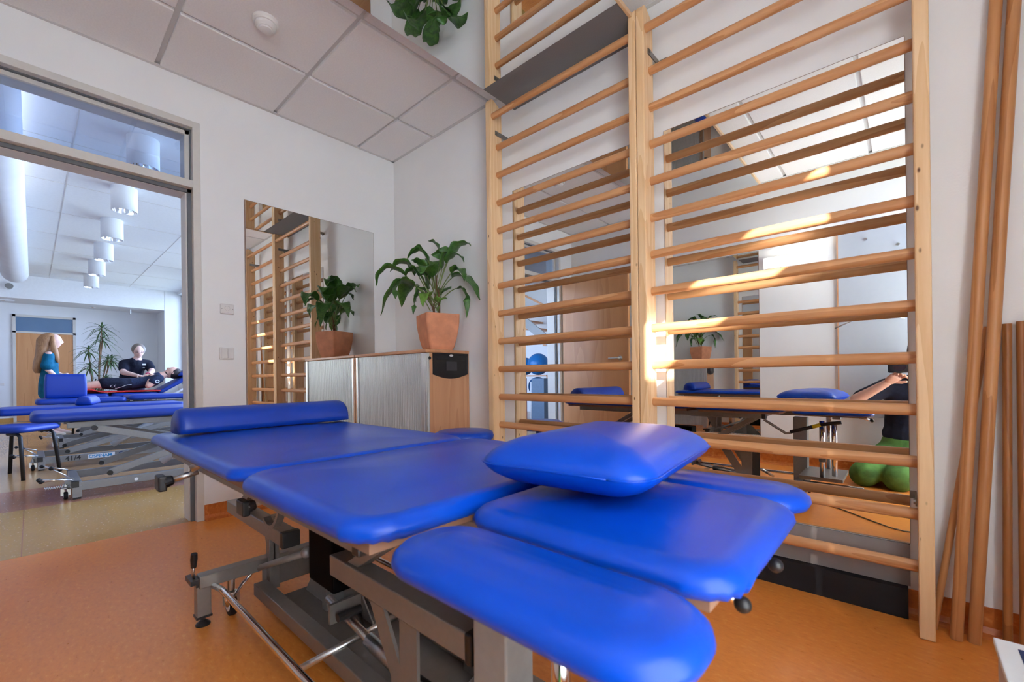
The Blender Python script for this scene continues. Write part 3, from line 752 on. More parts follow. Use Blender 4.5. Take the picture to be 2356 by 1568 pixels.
wm = empty('wall_mirror', (XA, -.70, .25), 'square frameless mirror on the left wall behind the cabinet', 'mirror')
MB().box(XA+.0005, XA+.0065, -1.146, -.243, .25, 1.995).build('glass', M['mirror'], wm)
f = MB(); f.box(XA+.0005, XA+.007, -1.1525, -1.146, .25, 1.9955); f.box(XA+.0005, XA+.0068, -.243, -.2415, .25, 1.9955); f.box(XA+.0005, XA+.0068, -1.146, -.243, 1.995, 1.9965)
f.build('cut_edge', M['mirror_edge'], wm)
wm = empty('wall_mirror', (1.68, YD, .25), 'tall frameless mirror on the front wall, seen only by reflection', 'mirror')
MB().box(1.15, 2.16, YD+.0005, YD+.006, .25, 2.0).build('glass', M['mirror'], wm)
MB().box(2.16, 2.163, YD+.0005, YD+.007, .25, 2.0).build('cut_edge', M['mirror_edge'], wm)
# overhead mirror panel
op = empty('ceiling_mirror', (1.82, -1.2, 2.50), 'long overhead mirror panel hanging below the ceiling across the room', 'mirror')
MB().box(1.388, 2.243, -2.30, -.315, 2.498, 2.501).build('glass', M['mirror'], op)
MB().box(1.388, 2.243, -.3145, YB, 2.4975, 2.502).build('end_board', M['greystrip'], op)['label'] = 'dark grey end board'
f = MB(); f.box(2.243, 2.256, -2.31, YB, 2.494, 2.514); f.box(1.388, 2.243, -2.31, YB, 2.502, 2.514)
f.build('edge_batten', M['batten'], op)
f = MB()
for x in (1.5, 2.15):
    for y in (-2.1, -1.2, -.3): f.cyl((x, y, 2.51), (x, y, ZC+.01), .006, 10)
f.build('hanger', M['brushed'], op)

# ------------------------------------------------------------------ tambour cabinet
cb = empty('tambour_cabinet', (.5, -.23, 0), 'beech cabinet with a silver tambour front in the corner under the plant', 'cabinet')
CX1, CY, CZ = .946, -.411, 1.022
f = MB(); f.box(XA+.012, CX1-.001, CY+.018, YB-.006, .03, CZ-.022); f.build('body', M['beech_z'], cb)
f = MB(); f.box(CX1-.022, CX1, CY+.006, YB-.006, 0, CZ-.022, 0)
f.build('side_panel', M['beech_z'], cb, bevel=.004)
f = MB(); f.box(XA+.008, CX1+.004, CY-.006, YB-.004, CZ-.022, CZ); f.build('top', M['beech_x'], cb, bevel=.006)
f = MB(); xs = [XA+.055+i*(.855/44) for i in range(45)]; pr = []
for i, x in enumerate(xs[:-1]):
    wq = xs[1]-xs[0]; pr += [(x, CY+.012), (x+wq*.12, CY+.006), (x+wq*.8, CY+.006), (x+wq*.92, CY+.012)]
pr += [(xs[-1], CY+.012), (xs[-1], CY+.02), (xs[0], CY+.02)]
f.prism(pr, 'z', .06, CZ-.024); f.build('tambour_front', M['tambour'], cb)
f = MB(); f.box(CX1-.045, CX1-.022, CY-.004, CY+.018, .03, CZ-.024); f.box(XA+.03, XA+.052, CY-.004, CY+.018, .03, CZ-.024); f.box(CX1-.022, CX1-.002, CY+.001, CY+.012, .03, CZ-.024)
f.build('front_rail', M['brushed'], cb, bevel=.002)
f = MB(); f.box(XA+.012, XA+.03, CY-.002, CY+.018, 0, CZ-.024, 0); f.box(XA+.02, CX1-.02, CY+.012, CY+.02, 0, .03, 0); f.build('end_post', M['beech_z'], cb)
# black recessed grip on the side panel
gr = []
for i in range(13):
    q = i/12; gr.append((-.362+.300*q, .862 - .03*math.sin(PI*q)))
outl = gr + [(-.062, .90), (-.062, 1.0), (-.362, 1.0), (-.362, .90)]
def ins(pts, k):
    cx = sum(p[0] for p in pts)/len(pts); cy = sum(p[1] for p in pts)/len(pts); return [(cx+(p[0]-cx)*k, cy+(p[1]-cy)*k) for p in pts]
f = MB()
f.rings([[(CX1+x_, a, b) for a, b in ins(outl, k)] for x_, k in ((0, 1.0), (.006, .99), (.006, .93), (.002, .91), (.002, .86))], cap0=True, cap1=True)
f.build('grip_plate', M['black'], cb)
f = MB(); f.box(CX1+.002, CX1+.007, -.33, -.095, .955, .962); f.box(CX1+.002, CX1+.006, -.31, -.115, .865, .872); f.build('grip_bar', M['black'], cb)
f = MB(); f.box(CX1+.0065, CX1+.0075, -.255, -.165, .885, .945); f.build('grip_label', mat('dark_grey_label', (.05, .05, .055), .3), cb)
f = MB(); f.rings([[(CX1+.0075, -.212+.017*math.cos(2*PI*k/20)*q, .985+.0075*math.sin(2*PI*k/20)*q) for k in range(20)] for q in (1., .01)] ); f.v = [(v[0]-.001*(i < 20), v[1], v[2]) for i, v in enumerate(f.v)]
f.build('maker_badge', M['white'], cb)
f = MB(); f.cyl((CX1, -.388, .965), (CX1+.007, -.388, .965), .011, 18); f.build('lock', M['black'], cb)

# ------------------------------------------------------------------ potted plant
pt = empty('potted_plant', (.805, -.205, CZ), 'leafy green plant with drooping leaves in a terracotta pot on the cabinet', 'plant')
ang = math.radians(-18)
def sq(hw, z, rr, n=6):
    P = rrect(-hw, hw, -hw, hw, rr, 0, n, 6)
    return [(.805+x*math.cos(ang)-y*math.sin(ang), -.205+x*math.sin(ang)+y*math.cos(ang), z) for x, y in P]
prof = [(.078, 0, .012), (.088, .025, .014), (.101, .08, .016), (.112, .15, .016), (.116, .19, .016), (.117, .236, .014), (.116, .245, .013), (.105, .245, .012), (.103, .20, .012), (.10, .19, .012)]
f = MB(); f.rings([sq(min(a, .117), CZ+b, r_) for a, b, r_ in prof], cap1=False); f.build('pot', M['terracotta'], pt, smooth=False)
f = MB(); f.rings([sq(.104, CZ+.20, .02), sq(.09, CZ+.215, .03), sq(.05, CZ+.224, .03)])
for k in range(16):
    a = random.uniform(0, 2*PI); r_ = random.uniform(.01, .085); f.ball((.805+r_*math.cos(a), -.205+r_*math.sin(a), CZ+.222), random.uniform(.008, .018), 6)
f.build('soil', M['soil'], pt)
def leaf(base, mid, tip, wd, m, parent, curl=.25, stalk=.32, name='leaf'):
    b = Vector(base); md = Vector(mid); tp = Vector(tip); c1 = md*2-(b+tp)*.5   # quadratic control
    def Q(t): return b*(1-t)**2 + c1*2*t*(1-t) + tp*t**2
    n = 16; mb = MB()
    mb.tube([Q(stalk*i/6) for i in range(7)], [.0028]*7, 6, 1)
    rows = []
    for i in range(n+1):
        t = stalk + (1-stalk)*i/n; q = i/n
        p = Q(t); tg = (Q(min(1, t+.02))-Q(t-.02)).normalized()
        side = tg.cross(Vector((0, 0, 1)))
        if side.length < .15: side = tg.cross(Vector((.7, -.7, 0)))
        side.normalize(); up = side.cross(tg).normalized()
        w_ = wd/2*(math.sin(PI*min(1, q**.75)))**.85 * (1-.18*q); w_ = max(w_, .0006)
        wav = .006*math.sin(q*17+wd*50)
        rows.append([p + side*(w_*s_) + up*(curl*w_*abs(s_)**1.5 + wav*abs(s_)) for s_ in (-1, -.55, 0, .55, 1)])
    bse = len(mb.v)
    for r_ in rows: mb.v += [tuple(v) for v in r_]
    for i in range(n):
        for k in range(4): mb.f.append((bse+i*5+k, bse+i*5+k+1, bse+(i+1)*5+k+1, bse+(i+1)*5+k)); mb.m.append(0)
    o = mb.build(name, [m, M['stem']], parent, smooth=True)
    md_ = o.modifiers.new('thick', 'SOLIDIFY'); md_.thickness = .0012; md_.offset = 0
    return o
LV = [([.79, -.219, 1.297], [.637, -.357, 1.493], [.514, -.468, 1.272], .089), ([.79, -.219, 1.297], [.672, -.326, 1.60], [.565, -.422, 1.568], .10), ([.791, -.218, 1.371], [.739, -.265, 1.685], [.65, -.346, 1.642], .07), ([.803, -.207, 1.52], [.816, -.196, 1.70], [.762, -.245, 1.78], .09), ([.814, -.197, 1.45], [.905, -.14, 1.70], [1.036, -.10, 1.723], .08), ([.814, -.197, 1.45], [.893, -.16, 1.66], [.99, -.12, 1.614], .075), ([.814, -.198, 1.40], [.936, -.12, 1.53], [1.123, -.105, 1.345], .085), ([.824, -.188, 1.371], [.952, -.11, 1.44], [.984, -.10, 1.24], .045), ([.79, -.219, 1.312], [.835, -.20, 1.38], [.825, -.22, 1.275], .06), ([.768, -.239, 1.297], [.72, -.30, 1.40], [.70, -.33, 1.27], .05), ([.78, -.228, 1.342], [.704, -.296, 1.56], [.638, -.357, 1.523], .09), ([.792, -.217, 1.45], [.739, -.265, 1.70], [.661, -.335, 1.671], .075), ([.803, -.207, 1.45], [.849, -.18, 1.638], [.85, -.165, 1.742], .095), ([.78, -.228, 1.342], [.748, -.257, 1.491], [.738, -.266, 1.58], .09), ([.802, -.208, 1.341], [.74, -.28, 1.44], [.70, -.31, 1.36], .07), ([.814, -.197, 1.42], [.937, -.15, 1.57], [1.01, -.14, 1.478], .07),
      ([.80, -.21, 1.30], [.77, -.13, 1.46], [.66, -.09, 1.42], .08), ([.81, -.20, 1.35], [.87, -.32, 1.55], [.93, -.42, 1.50], .085), ([.80, -.20, 1.34], [.72, -.40, 1.48], [.70, -.47, 1.36], .085), ([.80, -.21, 1.40], [.70, -.17, 1.60], [.60, -.12, 1.55], .085), ([.81, -.21, 1.30], [.83, -.31, 1.40], [.85, -.36, 1.30], .06), ([.79, -.21, 1.4], [.77, -.30, 1.58], [.76, -.38, 1.62], .08),
      ([.78, -.22, 1.33], [.58, -.26, 1.50], [.44, -.25, 1.36], .09), ([.78, -.22, 1.36], [.60, -.22, 1.62], [.48, -.16, 1.60], .08), ([.79, -.23, 1.33], [.68, -.46, 1.56], [.60, -.55, 1.45], .08), ([.78, -.2, 1.42], [.66, -.12, 1.66], [.56, -.10, 1.66], .08)]
for i, (a, b, c_, w_) in enumerate(LV): leaf(a, b, c_, w_*1.65, M['leaf_y'] if i in (8, 20) else M['leaf'], pt)
f = MB(); f.tube([(.79, -.22, CZ+.21), (.785, -.222, 1.33), (.80, -.21, 1.42), (.803, -.207, 1.54)], [.008, .006, .006, .003], 8); f.tube([(.81, -.195, CZ+.21), (.815, -.197, 1.35), (.81, -.2, 1.45)], [.008, .006, .004], 8); f.tube([(.80, -.21, CZ+.21), (.765, -.24, 1.38), (.74, -.265, 1.44)], [.007, .005, .003], 8)
f.build('stem', M['stem_brown'], pt, smooth=True)

# ------------------------------------------------------------------ small wall fittings
sw = empty('thermostat_switch', (XA, -1.254, 1.283), 'white wall plate with a ring of dots above the light switch', 'wall plate')
MB().box(XA, XA+.012, -1.292, -1.216, 1.251, 1.314).build('plate', M['switch'], sw, bevel=.006)
f = MB()
for k in range(13):
    a = PI*1.35-(k/12)*PI*1.7; f.cyl((XA+.012, -1.254+.014*math.cos(a), 1.287+.014*math.sin(a)), (XA+.0128, -1.254+.014*math.cos(a), 1.287+.014*math.sin(a)), .0013, 6)
for y in (-1.283, -1.225): f.cyl((XA+.012, y, 1.283), (XA+.0128, y, 1.283), .0025, 8)
f.box(XA+.012, XA+.0125, -1.26, -1.248, 1.2625, 1.264); f.build('dial_marks', M['mark'], sw)
f = MB(); f.box(XA+.012, XA+.015, -1.2555, -1.2525, 1.277, 1.297); f.build('pointer', M['switch'], sw)
sw = empty('light_switch', (XA, -1.259, .971), 'white double light switch between the doorway and the mirror', 'switch')
MB().box(XA, XA+.010, -1.298, -1.220, .969, 1.044).build('plate', M['switch'], sw, bevel=.004)
MB().box(XA+.010, XA+.016, -1.290, -1.2555, .977, 1.038).build('rocker', M['switch'], sw, bevel=.001)
MB().box(XA+.010, XA+.016, -1.2545, -1.224, .977, 1.038).build('rocker', M['switch'], sw, bevel=.001)
sd = empty('smoke_detector', (.835, -1.28, 2.59), 'round white smoke detector on the tiled ceiling', 'smoke detector')
def lathe(x, y, prof, n=36):
    mb = MB(); mb.rings([[(x+r*math.cos(2*PI*k/n), y+r*math.sin(2*PI*k/n), z) for k in range(n)] for r, z in prof]); return mb
lathe(.835, -1.28, [(.056, ZC), (.056, 2.612), (.052, 2.604), (.045, 2.604)]).build('base', M['smoke'], sd, smooth=False)
lathe(.835, -1.28, [(.045, 2.606), (.045, 2.592), (.036, 2.582), (.030, 2.582), (.028, 2.576), (.002, 2.573)]).build('sensor_head', M['smoke'], sd, smooth=False)

# ------------------------------------------------------------------ leaning poles and the white box
def lean(name, a, b, r, m, label, grp):
    a = Vector(a); b = Vector(b); L = (b-a).length
    mb = MB(); mb.cyl((0, 0, 0), (0, 0, L), r, 28)
    q = Vector((0, 0, 1)).rotation_difference((b-a).normalized())
    o = mb.build(name, m, None); smooth_angle(o); o.rotation_mode = 'QUATERNION'; o.rotation_quaternion = q; o.location = a
    return tag(o, label, 'pole', grp)
G = 'wooden poles leaning in the corner'
lean('wooden_pole', (3.290, -.135, .001), (3.425, -.065, 2.52), .0150, M['pole'], 'left one of the two long pale wooden poles leaning on the wall', G)
lean('wooden_pole', (3.330, -.125, .001), (3.462, -.065, 2.50), .0155, M['pole'], 'right one of the two long pale wooden poles leaning on the wall', G)
lean('wooden_stick', (3.240, -.102, .001), (3.372, -.060, .98), .0095, M['pole'], 'thin short wooden stick leaning crossways behind the long poles', G)
lean('wooden_pole', (3.402, -.098, .001), (3.412, -.068, .985), .0105, M['pole_dark'], 'left one of the two short dark poles in the corner', G)
lean('wooden_pole', (3.436, -.098, .001), (3.440, -.068, .99), .0105, M['pole_dark'], 'right one of the two short dark poles in the corner', G)
bx = empty('white_bin', (3.42, -.98, 0), 'white-topped box with dark slots at the bottom right corner', 'box')
MB().box(3.312, 3.56, -1.19, -.772, 0, .288).build('body', M['boxside'], bx, bevel=.004)
MB().box(3.306, 3.566, -1.196, -.766, .288, .300).build('lid', M['white'], bx, bevel=.002)
for i in range(9):
    f = MB(); x = 3.336+i*.019
    f.box(x, x+.009, -1.15, -.795-(i % 2)*.006, .300, .3008); f.build('slot', M['ink'], bx)

# ------------------------------------------------------------------ front wall fittings (seen in the mirrors)
lm = empty('wall_lamp', (2.45, YD, 1.80), 'glowing fluorescent wall lamp with a curved glass cover above the white wall strip', 'lamp')
MB().box(2.22, 2.69, YD, YD+.045, 1.84, 1.90).build('back_plate', M['white'], lm)
MB().cyl((2.24, YD+.05, 1.885), (2.67, YD+.05, 1.885), .013, 16).build('tube', M['lampglow'], lm, smooth=True)
f = MB(); P = [(YD+.075+.02*math.cos(a), 1.80+.10*(.5+.5*math.sin(a))) for a in [-PI/2+PI*i/10 for i in range(11)]]
P = P + [(y-.004, z) for y, z in reversed(P)]
f.prism(P, 'x', 2.22, 2.70); f.build('glass_cover', M['lampglass'], lm)
wb = empty('wall_board', (3.15, YD, .47), 'grey wall board with metal studs behind the photographer', 'board')
MB().box(2.765, 3.55, YD+.001, YD+.016, .47, 2.05).build('panel', M['whiteboard'], wb)
MB().box(2.755, 2.765, YD+.001, YD+.018, .47, 2.05).build('edge_strip', M['beech_z'], wb)
f = MB()
for x, z in ((3.15, 1.847), (3.40, 1.847), (2.95, 1.93)): f.cyl((x, YD+.016, z), (x, YD+.04, z), .009, 14)
f.build('stud', M['brushed'], wb)
f = MB(); f.tube([(2.74, YD+.05, 1.215), (2.84, YD+.055, 1.262), (2.94, YD+.055, 1.30), (3.06, YD+.055, 1.295), (3.18, YD+.05, 1.258)], .006, 10)
f.tube([(2.94, YD+.016, 1.30), (2.94, YD+.055, 1.30)], .004, 8)
f.build('curved_rail', M['brushed'], wb, smooth=True)

# ------------------------------------------------------------------ people
def skin_body(name, nodes, edges, m, parent=None, lat=(1, 0, 0), vox=.012, k=1.):
    """one continuous body or garment surface: tapered oval limbs fused together"""
    mb = MB(); lat = Vector(lat).normalized()
    def rad(n):
        r = nodes[n][1]; return (r*k, r*k) if not isinstance(r, tuple) else (r[0]*k, r[1]*k)
    for a, b in edges:
        A, B = Vector(nodes[a][0]), Vector(nodes[b][0]); d = (B-A).normalized()
        u = lat - d*lat.dot(d)
        if u.length < .3: u = d.orthogonal()
        u.normalize(); w_ = d.cross(u); ra, rb = rad(a), rad(b); L = (B-A).length; rs = []
        ea, eb = min(ra)*.8, min(rb)*.8
        for t, sc_ in ((-ea, .35), (-ea*.75, .68), (-ea*.4, .92), (0, 1), (L*.33, 1.0), (L*.67, 1.0), (L, 1), (L+eb*.4, .92), (L+eb*.75, .68), (L+eb, .35)):
            q = max(0, min(1, t/L)); x_, y_ = ra[0]*(1-q)+rb[0]*q, ra[1]*(1-q)+rb[1]*q
            rs.append([A+d*t + u*(math.cos(2*PI*j/14)*x_*sc_) + w_*(math.sin(2*PI*j/14)*y_*sc_) for j in range(14)])
        mb.rings(rs)
    ob = mb.build(name, m, parent, smooth=True)
    r_ = ob.modifiers.new('fuse', 'REMESH'); r_.mode = 'VOXEL'; r_.voxel_size = vox; r_.use_smooth_shade = True
    s_ = ob.modifiers.new('soft', 'SMOOTH'); s_.iterations = 4; s_.factor = .6
    return ob
def head_mesh(c, R, rot, m, name='head', parent=None, look=True):
    """egg-shaped head with nose, brow, chin and ears; faces local -y before rot"""
    mb = MB(); n = 28; rows = 22; c = Vector(c); b = 0; ring = []
    for i in range(rows+1):
        th = PI*i/rows; z = math.cos(th); s_ = math.sin(th); r_ = []
        for k in range(n):
            a = 2*PI*k/n; x = s_*math.cos(a)*.76; y = s_*math.sin(a)*.95; zz = z*1.15
            if z < 0: x *= 1+.28*z; y = y*(1+.22*z) + (-.10*(-z) if y < 0 else 0)
            if y < 0:
                f_ = max(0, 1-abs(x)/.16)*max(0, 1-abs(zz+.12)/.26); y -= .20*f_**.8
                f2 = max(0, 1-abs(abs(x)-.27)/.16)*max(0, 1-abs(zz-.08)/.14); y += .07*f2
                f3 = max(0, 1-abs(x)/.22)*max(0, 1-abs(zz+.52)/.06); y += .025*f3
            r_.append(c + rot @ (Vector((x, y, zz))*R))
        ring.append(r_)
    mb.rings(ring)
    for sx in (-1, 1): mb.ball(c + rot @ (Vector((sx*.77, .08, -.05))*R), R*.2, 10, sc=(.35, .7, 1), rot=rot)
    ob = mb.build(name, m, parent, smooth=True)
    e = MB()
    for sx in (-1, 1): e.ball(c + rot @ (Vector((sx*.28, -.80, .06))*R), R*.085, 8)
    e.build('eye', M['black'], ob, smooth=True)
    e = MB(); e.ball(c + rot @ (Vector((0, -.86, -.50))*R), R*.16, 10, sc=(1.25, .35, .28), rot=rot); e.build('mouth', M['pink'] if False else mat('lips_'+str(round(R*1000)), (.5, .16, .13), .5), ob, smooth=True)
    return ob
def rotz(a): return Matrix.Rotation(a, 3, 'Z')
def fingers(mb_nodes): pass
def hand(name, wrist, dirv, palm_n, L, m, parent, curl=.5, spread=1.):
    """palm with four bent fingers and a side thumb"""
    w_ = Vector(wrist); d = Vector(dirv).normalized(); nrm = Vector(palm_n); nrm = (nrm - d*nrm.dot(d)).normalized(); s_ = d.cross(nrm)
    mb = MB(); pl_ = L*.52
    ring = []
    for t, hw, th in ((0, .17, .11), (.15, .21, .12), (.4, .25, .12), (.8, .27, .11), (1.0, .255, .09)):
        r_ = []
        for k in range(12):
            a = 2*PI*k/12; r_.append(w_ + d*(pl_*t) + s_*(math.cos(a)*hw*L) + nrm*(math.sin(a)*th*L))
        ring.append(r_)
    mb.rings(ring)
    for j, (off, ln) in enumerate(((-.19, .40), (-.065, .46), (.06, .43), (.18, .33))):
        p = w_ + d*(pl_*.96) + s_*(off*L); a = 0; pts = [p - d*.02*L]; dd = d + s_*(off*.25*spread)
        dd.normalize(); cur = dd
        for seg in (.45, .32, .23):
            a += curl*(.55 if seg == .45 else .8); cur = (dd*math.cos(a) + nrm*math.sin(a)); pts.append(pts[-1] + cur*(ln*L*seg))
        mb.tube(pts, [.062*L, .060*L, .054*L, .042*L], 8)
        mb.ball(pts[-1], .042*L, 8)
    p = w_ + d*(pl_*.35) - s_*(.20*L); q = p + (d*.6 - s_*.55 + nrm*.35).normalized()*(.24*L); r2 = q + (d*.85 - s_*.1 + nrm*.45).normalized()*(.2*L)
    mb.tube([w_+d*(pl_*.2)-s_*(.1*L), p, q, r2], [.09*L, .08*L, .065*L, .048*L], 8); mb.ball(r2, .048*L, 8)
    return mb.build(name, m, parent, smooth=True)

# photographer kneeling beside the front wall --------------------------------
ph = empty('person', (3.16, -2.33, 0), 'kneeling person in a black sweater and green trousers taking the photo, seen in the mirror', 'person')
N = {'pelvis': ((3.19, -2.45, .25), (.16, .12)), 'waist': ((3.20, -2.45, .42), (.135, .10)), 'chest': ((3.22, -2.43, .62), (.150, .108)), 'neckb': ((3.25, -2.41, .76), (.085, .07)), 'neck': ((3.27, -2.39, .85), .052), 'skull': ((3.29, -2.36, .93), .075),
     'shL': ((3.085, -2.39, .725), .062), 'elL': ((2.895, -2.27, .63), .043), 'wrL': ((3.085, -2.205, .765), .028),
     'shR': ((3.39, -2.39, .725), .062), 'elR': ((3.46, -2.28, .60), .042), 'wrR': ((3.36, -2.20, .83), .027),
     'hipL': ((3.09, -2.43, .20), .105), 'knL': ((2.945, -2.16, .085), .082), 'anL': ((3.03, -2.50, .05), .045), 'toL': ((3.04, -2.585, .035), .03),
     'hipR': ((3.28, -2.43, .20), .105), 'knR': ((3.135, -2.13, .085), .084), 'anR': ((3.26, -2.50, .05), .045), 'toR': ((3.27, -2.585, .035), .03)}
E = [('pelvis', 'waist'), ('waist', 'chest'), ('chest', 'neckb'), ('neckb', 'neck'), ('neck', 'skull'), ('chest', 'shL'), ('shL', 'elL'), ('elL', 'wrL'), ('chest', 'shR'), ('shR', 'elR'), ('elR', 'wrR'), ('pelvis', 'hipL'), ('hipL', 'knL'), ('knL', 'anL'), ('anL', 'toL'), ('pelvis', 'hipR'), ('hipR', 'knR'), ('knR', 'anR'), ('anR', 'toR')]
skin_body('body', N, E, M['skin'], ph)
def grow(keys, k, over={}):
    o = {}
    for q in keys:
        p_, r_ = N[q]; r_ = over.get(q, r_); r_ = tuple(v+k for v in r_) if isinstance(r_, tuple) else r_+k; o[q] = (p_, r_)
    return o
sw_n = grow(['chest', 'waist', 'neckb', 'shL', 'shR'], .013); sw_n['hem'] = ((3.195, -2.45, .36), (.160, .122))
sw_n['elL'] = ((2.925, -2.288, .645), .060); sw_n['elR'] = ((3.45, -2.29, .61), .055)
skin_body('sweater', sw_n, [('chest', 'waist'), ('waist', 'hem'), ('chest', 'neckb'), ('chest', 'shL'), ('shL', 'elL'), ('chest', 'shR'), ('shR', 'elR')], M['navy'], ph)
tr = grow(['pelvis', 'hipL', 'knL', 'hipR', 'knR'], .012); tr['band'] = ((3.193, -2.45, .315), (.158, .120)); tr['anL'] = ((3.03, -2.47, .07), .062); tr['anR'] = ((3.26, -2.47, .07), .062)
skin_body('trousers', tr, [('pelvis', 'band'), ('pelvis', 'hipL'), ('hipL', 'knL'), ('knL', 'anL'), ('pelvis', 'hipR'), ('hipR', 'knR'), ('knR', 'anR')], M['green'], ph)
head_mesh((3.29, -2.345, .965), .105, rotz(PI), M['skin'], 'head', ph)
mb = MB(); mb.ball((3.29, -2.372, .995), .118, 20, sc=(.86, .95, 1.0)); mb.build('hair', M['hair_dark'], ph, smooth=True)
hl = hand('hand', (3.085, -2.205, .765), (.55, .35, .50), (.45, .75, -.2), .155, M['skin'], ph, curl=.62)
MB().tube([(3.128, -2.160, .822), (3.135, -2.148, .826), (3.143, -2.160, .830)], .006, 8).build('finger_ring', M['silver_ring'], hl)
hand('hand', (3.36, -2.20, .83), (-.35, .2, .6), (-.7, .4, .1), .15, M['skin'], ph, curl=.8)
for s_, x in ((0, 3.04), (1, 3.27)): MB().ball((x, -2.56, .04), .05, 14, sc=(.8, 1.1, .75)).build('shoe', M['black'], ph, smooth=True)
cm = empty('camera', (3.245, -2.18, .83), 'black single lens reflex camera held up by the kneeling person', 'camera')
f = MB(); f.box(3.085, 3.225, -2.245, -2.187, .835, .925); f.box(3.12, 3.18, -2.245, -2.175, .925, .955); f.build('camera_body', M['black'], cm, bevel=.01)
f = MB(); f.cyl((3.150, -2.190, .882), (3.150, -2.137, .882), .040, 28); f.cyl((3.150, -2.140, .882), (3.150, -2.117, .882), .044, 28, r2=.050); f.build('lens', M['black'], cm, smooth=False)
f = MB(); f.cyl((3.150, -2.118, .882), (3.150, -2.1165, .882), .036, 28); f.build('lens_glass', mat('lens_glass', (.01, .01, .02), .05, spec=1.), cm)

# hall tables ---------------------------------------------------------------
def hall_table(x1, pads, zt, y0, y1, label, wd=.66, lever=True):
    t = empty('treatment_table', (x1-wd/2, (y0+y1)/2, 0), label, 'treatment table', 'treatment tables in the hall')
    S = M['steel_far']
    for a, b, z, th in pads:
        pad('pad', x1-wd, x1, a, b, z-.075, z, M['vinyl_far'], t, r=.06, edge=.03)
    f = MB()
    for x in (x1-.09, x1-wd+.09): f.box(x-.02, x+.02, y0+.18, y1-.15, zt-.125, zt-.082)
    f.box(x1-wd+.09, x1-.09, y0+.2, y0+.24, zt-.12, zt-.09); f.build('upper_frame', S, t, bevel=.003)
    f = MB()
    for x in (x1-.03, x1-wd+.03): f.box(x-.022, x+.022, y0+.22, y1-.2, .06, .118)
    f.box(x1-wd+.03, x1-.03, y0+.20, y0+.25, .075, .125); f.box(x1-wd+.03, x1-.03, y1-.25, y1-.2, .075, .125)
    f.build('base_frame', S, t, bevel=.003)
    for x in (x1-.03, x1-wd+.03):
        f = MB(); f.box(x-.024, x+.024, y0+.20, y0+.25, .012, .095); q = f.build('leg', S, t, bevel=.003)
        f = MB(); f.box(x-.026, x+.026, y0+.198, y0+.235, .085, .125, 0); f.box(x-.022, x+.022, y0+.205, y0+.245, 0, .014, 0); f.build('leg_cap', M['black'], q)
        f = MB(); f.box(x-.024, x+.024, y1-.25, y1-.2, .0, .095); f.build('leg', S, t, bevel=.003)
    for x in (x1-.03, x1-wd+.03):
        f = MB()
        f.beam((x, y0+.40, .16), (x, y1-.55, zt-.15), .03, .05, (0, 0, 1)); f.beam((x-.035*(1 if x > x1-.3 else -1), y0+.32, zt-.13), (x-.035*(1 if x > x1-.3 else -1), y1-.5, .15), .03, .05, (0, 0, 1))
        f.build('scissor_arm', S, t, bevel=.003)
        f = MB(); f.cyl((x+.018, y0+.40, .16), (x+.026, y0+.40, .16), .018, 14); f.cyl((x-.01, y0+.32, zt-.13), (x+.026, y0+.32, zt-.13), .018, 14); f.build('pivot', M['black'], t)
    f = MB(); f.cyl((x1-wd/2, y0+.75, .15), (x1-wd/2, y0+1.1, .38), .03, 14); f.cyl((x1-wd/2, y0+1.1, .38), (x1-wd/2, y0+1.25, .46), .014, 12); f.build('lift_motor', M['white'], t, smooth=True)
    if lever:
        for x, dz, dy in ((x1-.10, .09, -.10), (x1-.02, .03, -.16), (x1-.12, -.0, -.15), (x1-wd+.1, .05, -.14)):
            f = MB(); a = (x, y0+.2, .14); b = (x+.01, y0+.2+dy, .14+dz); f.cyl(a, b, .006, 10); q = f.build('castor_lever', M['chrome'], t, smooth=True)
            MB().ball(b, .014, 12).build('lever_knob', M['black'], q, smooth=True)
        f = MB(); f.box(x1-.12, x1-.07, y0+.165, y0+.21, .07, .15); f.build('lever_block', S, t, bevel=.003)
        castor(x1-.075, y0+.17, t, .10, .027)
    return t
b1 = hall_table(-1.23, [(-2.085, -.98, .632, 0), (-.96, -.10, .632, 0)], .632, -2.085, -.10, 'blue treatment table nearest the doorway in the hall')
# coiled spring cable on the first table
pts = [(-1.30+.008*math.cos(k*1.25), -2.02+.0022*k, .095+.008*math.sin(k*1.25)) for k in range(60)]
MB().tube(pts, .0022, 6).build('coiled_cable', M['white'], b1, smooth=True)
MB().rings([[(-1.206, -1.54+.012*math.cos(2*PI*k/20), .092+.012*math.sin(2*PI*k/20)) for k in range(20)], [(-1.2045, -1.54+.012*math.cos(2*PI*k/20), .092+.012*math.sin(2*PI*k/20)) for k in range(20)]]).build('round_sticker', M['sticker'], b1)
b2 = hall_table(-2.92, [(-2.30, -.885, .607, 0), (-.865, -.18, .585, 0)], .607, -2.24, -.18, 'blue treatment table numbered 41/4, second from the doorway')
text_part('41/4', .062, (-2.896, -1.86, .074), (0, 1, 0), (0, 0, 1), M['black'], 'number_label', b2, .0012)
q = MB().box(-2.898, -2.8965, -1.70, -1.50, .070, .113).build('maker_sticker', M['sticker'], b2)
text_part('OSPINAM', .040, (-2.8962, -1.693, .078), (0, 1, 0), (0, 0, 1), M['cyan'], 'sticker_print', q, .001)
q = MB(); q.rings([[(x, -1.45+.024*math.cos(2*PI*k/20), .092+.018*math.sin(2*PI*k/20)) for k in range(20)] for x in (-2.898, -2.8965)]); q = q.build('round_badge', M['ink'], b2)
q2 = MB(); q2.rings([[(x, -1.45+.015*math.cos(2*PI*k/20), .092+.010*math.sin(2*PI*k/20)) for k in range(20)] for x in (-2.8965, -2.896)]); q2.build('badge_center', M['sticker'], q)
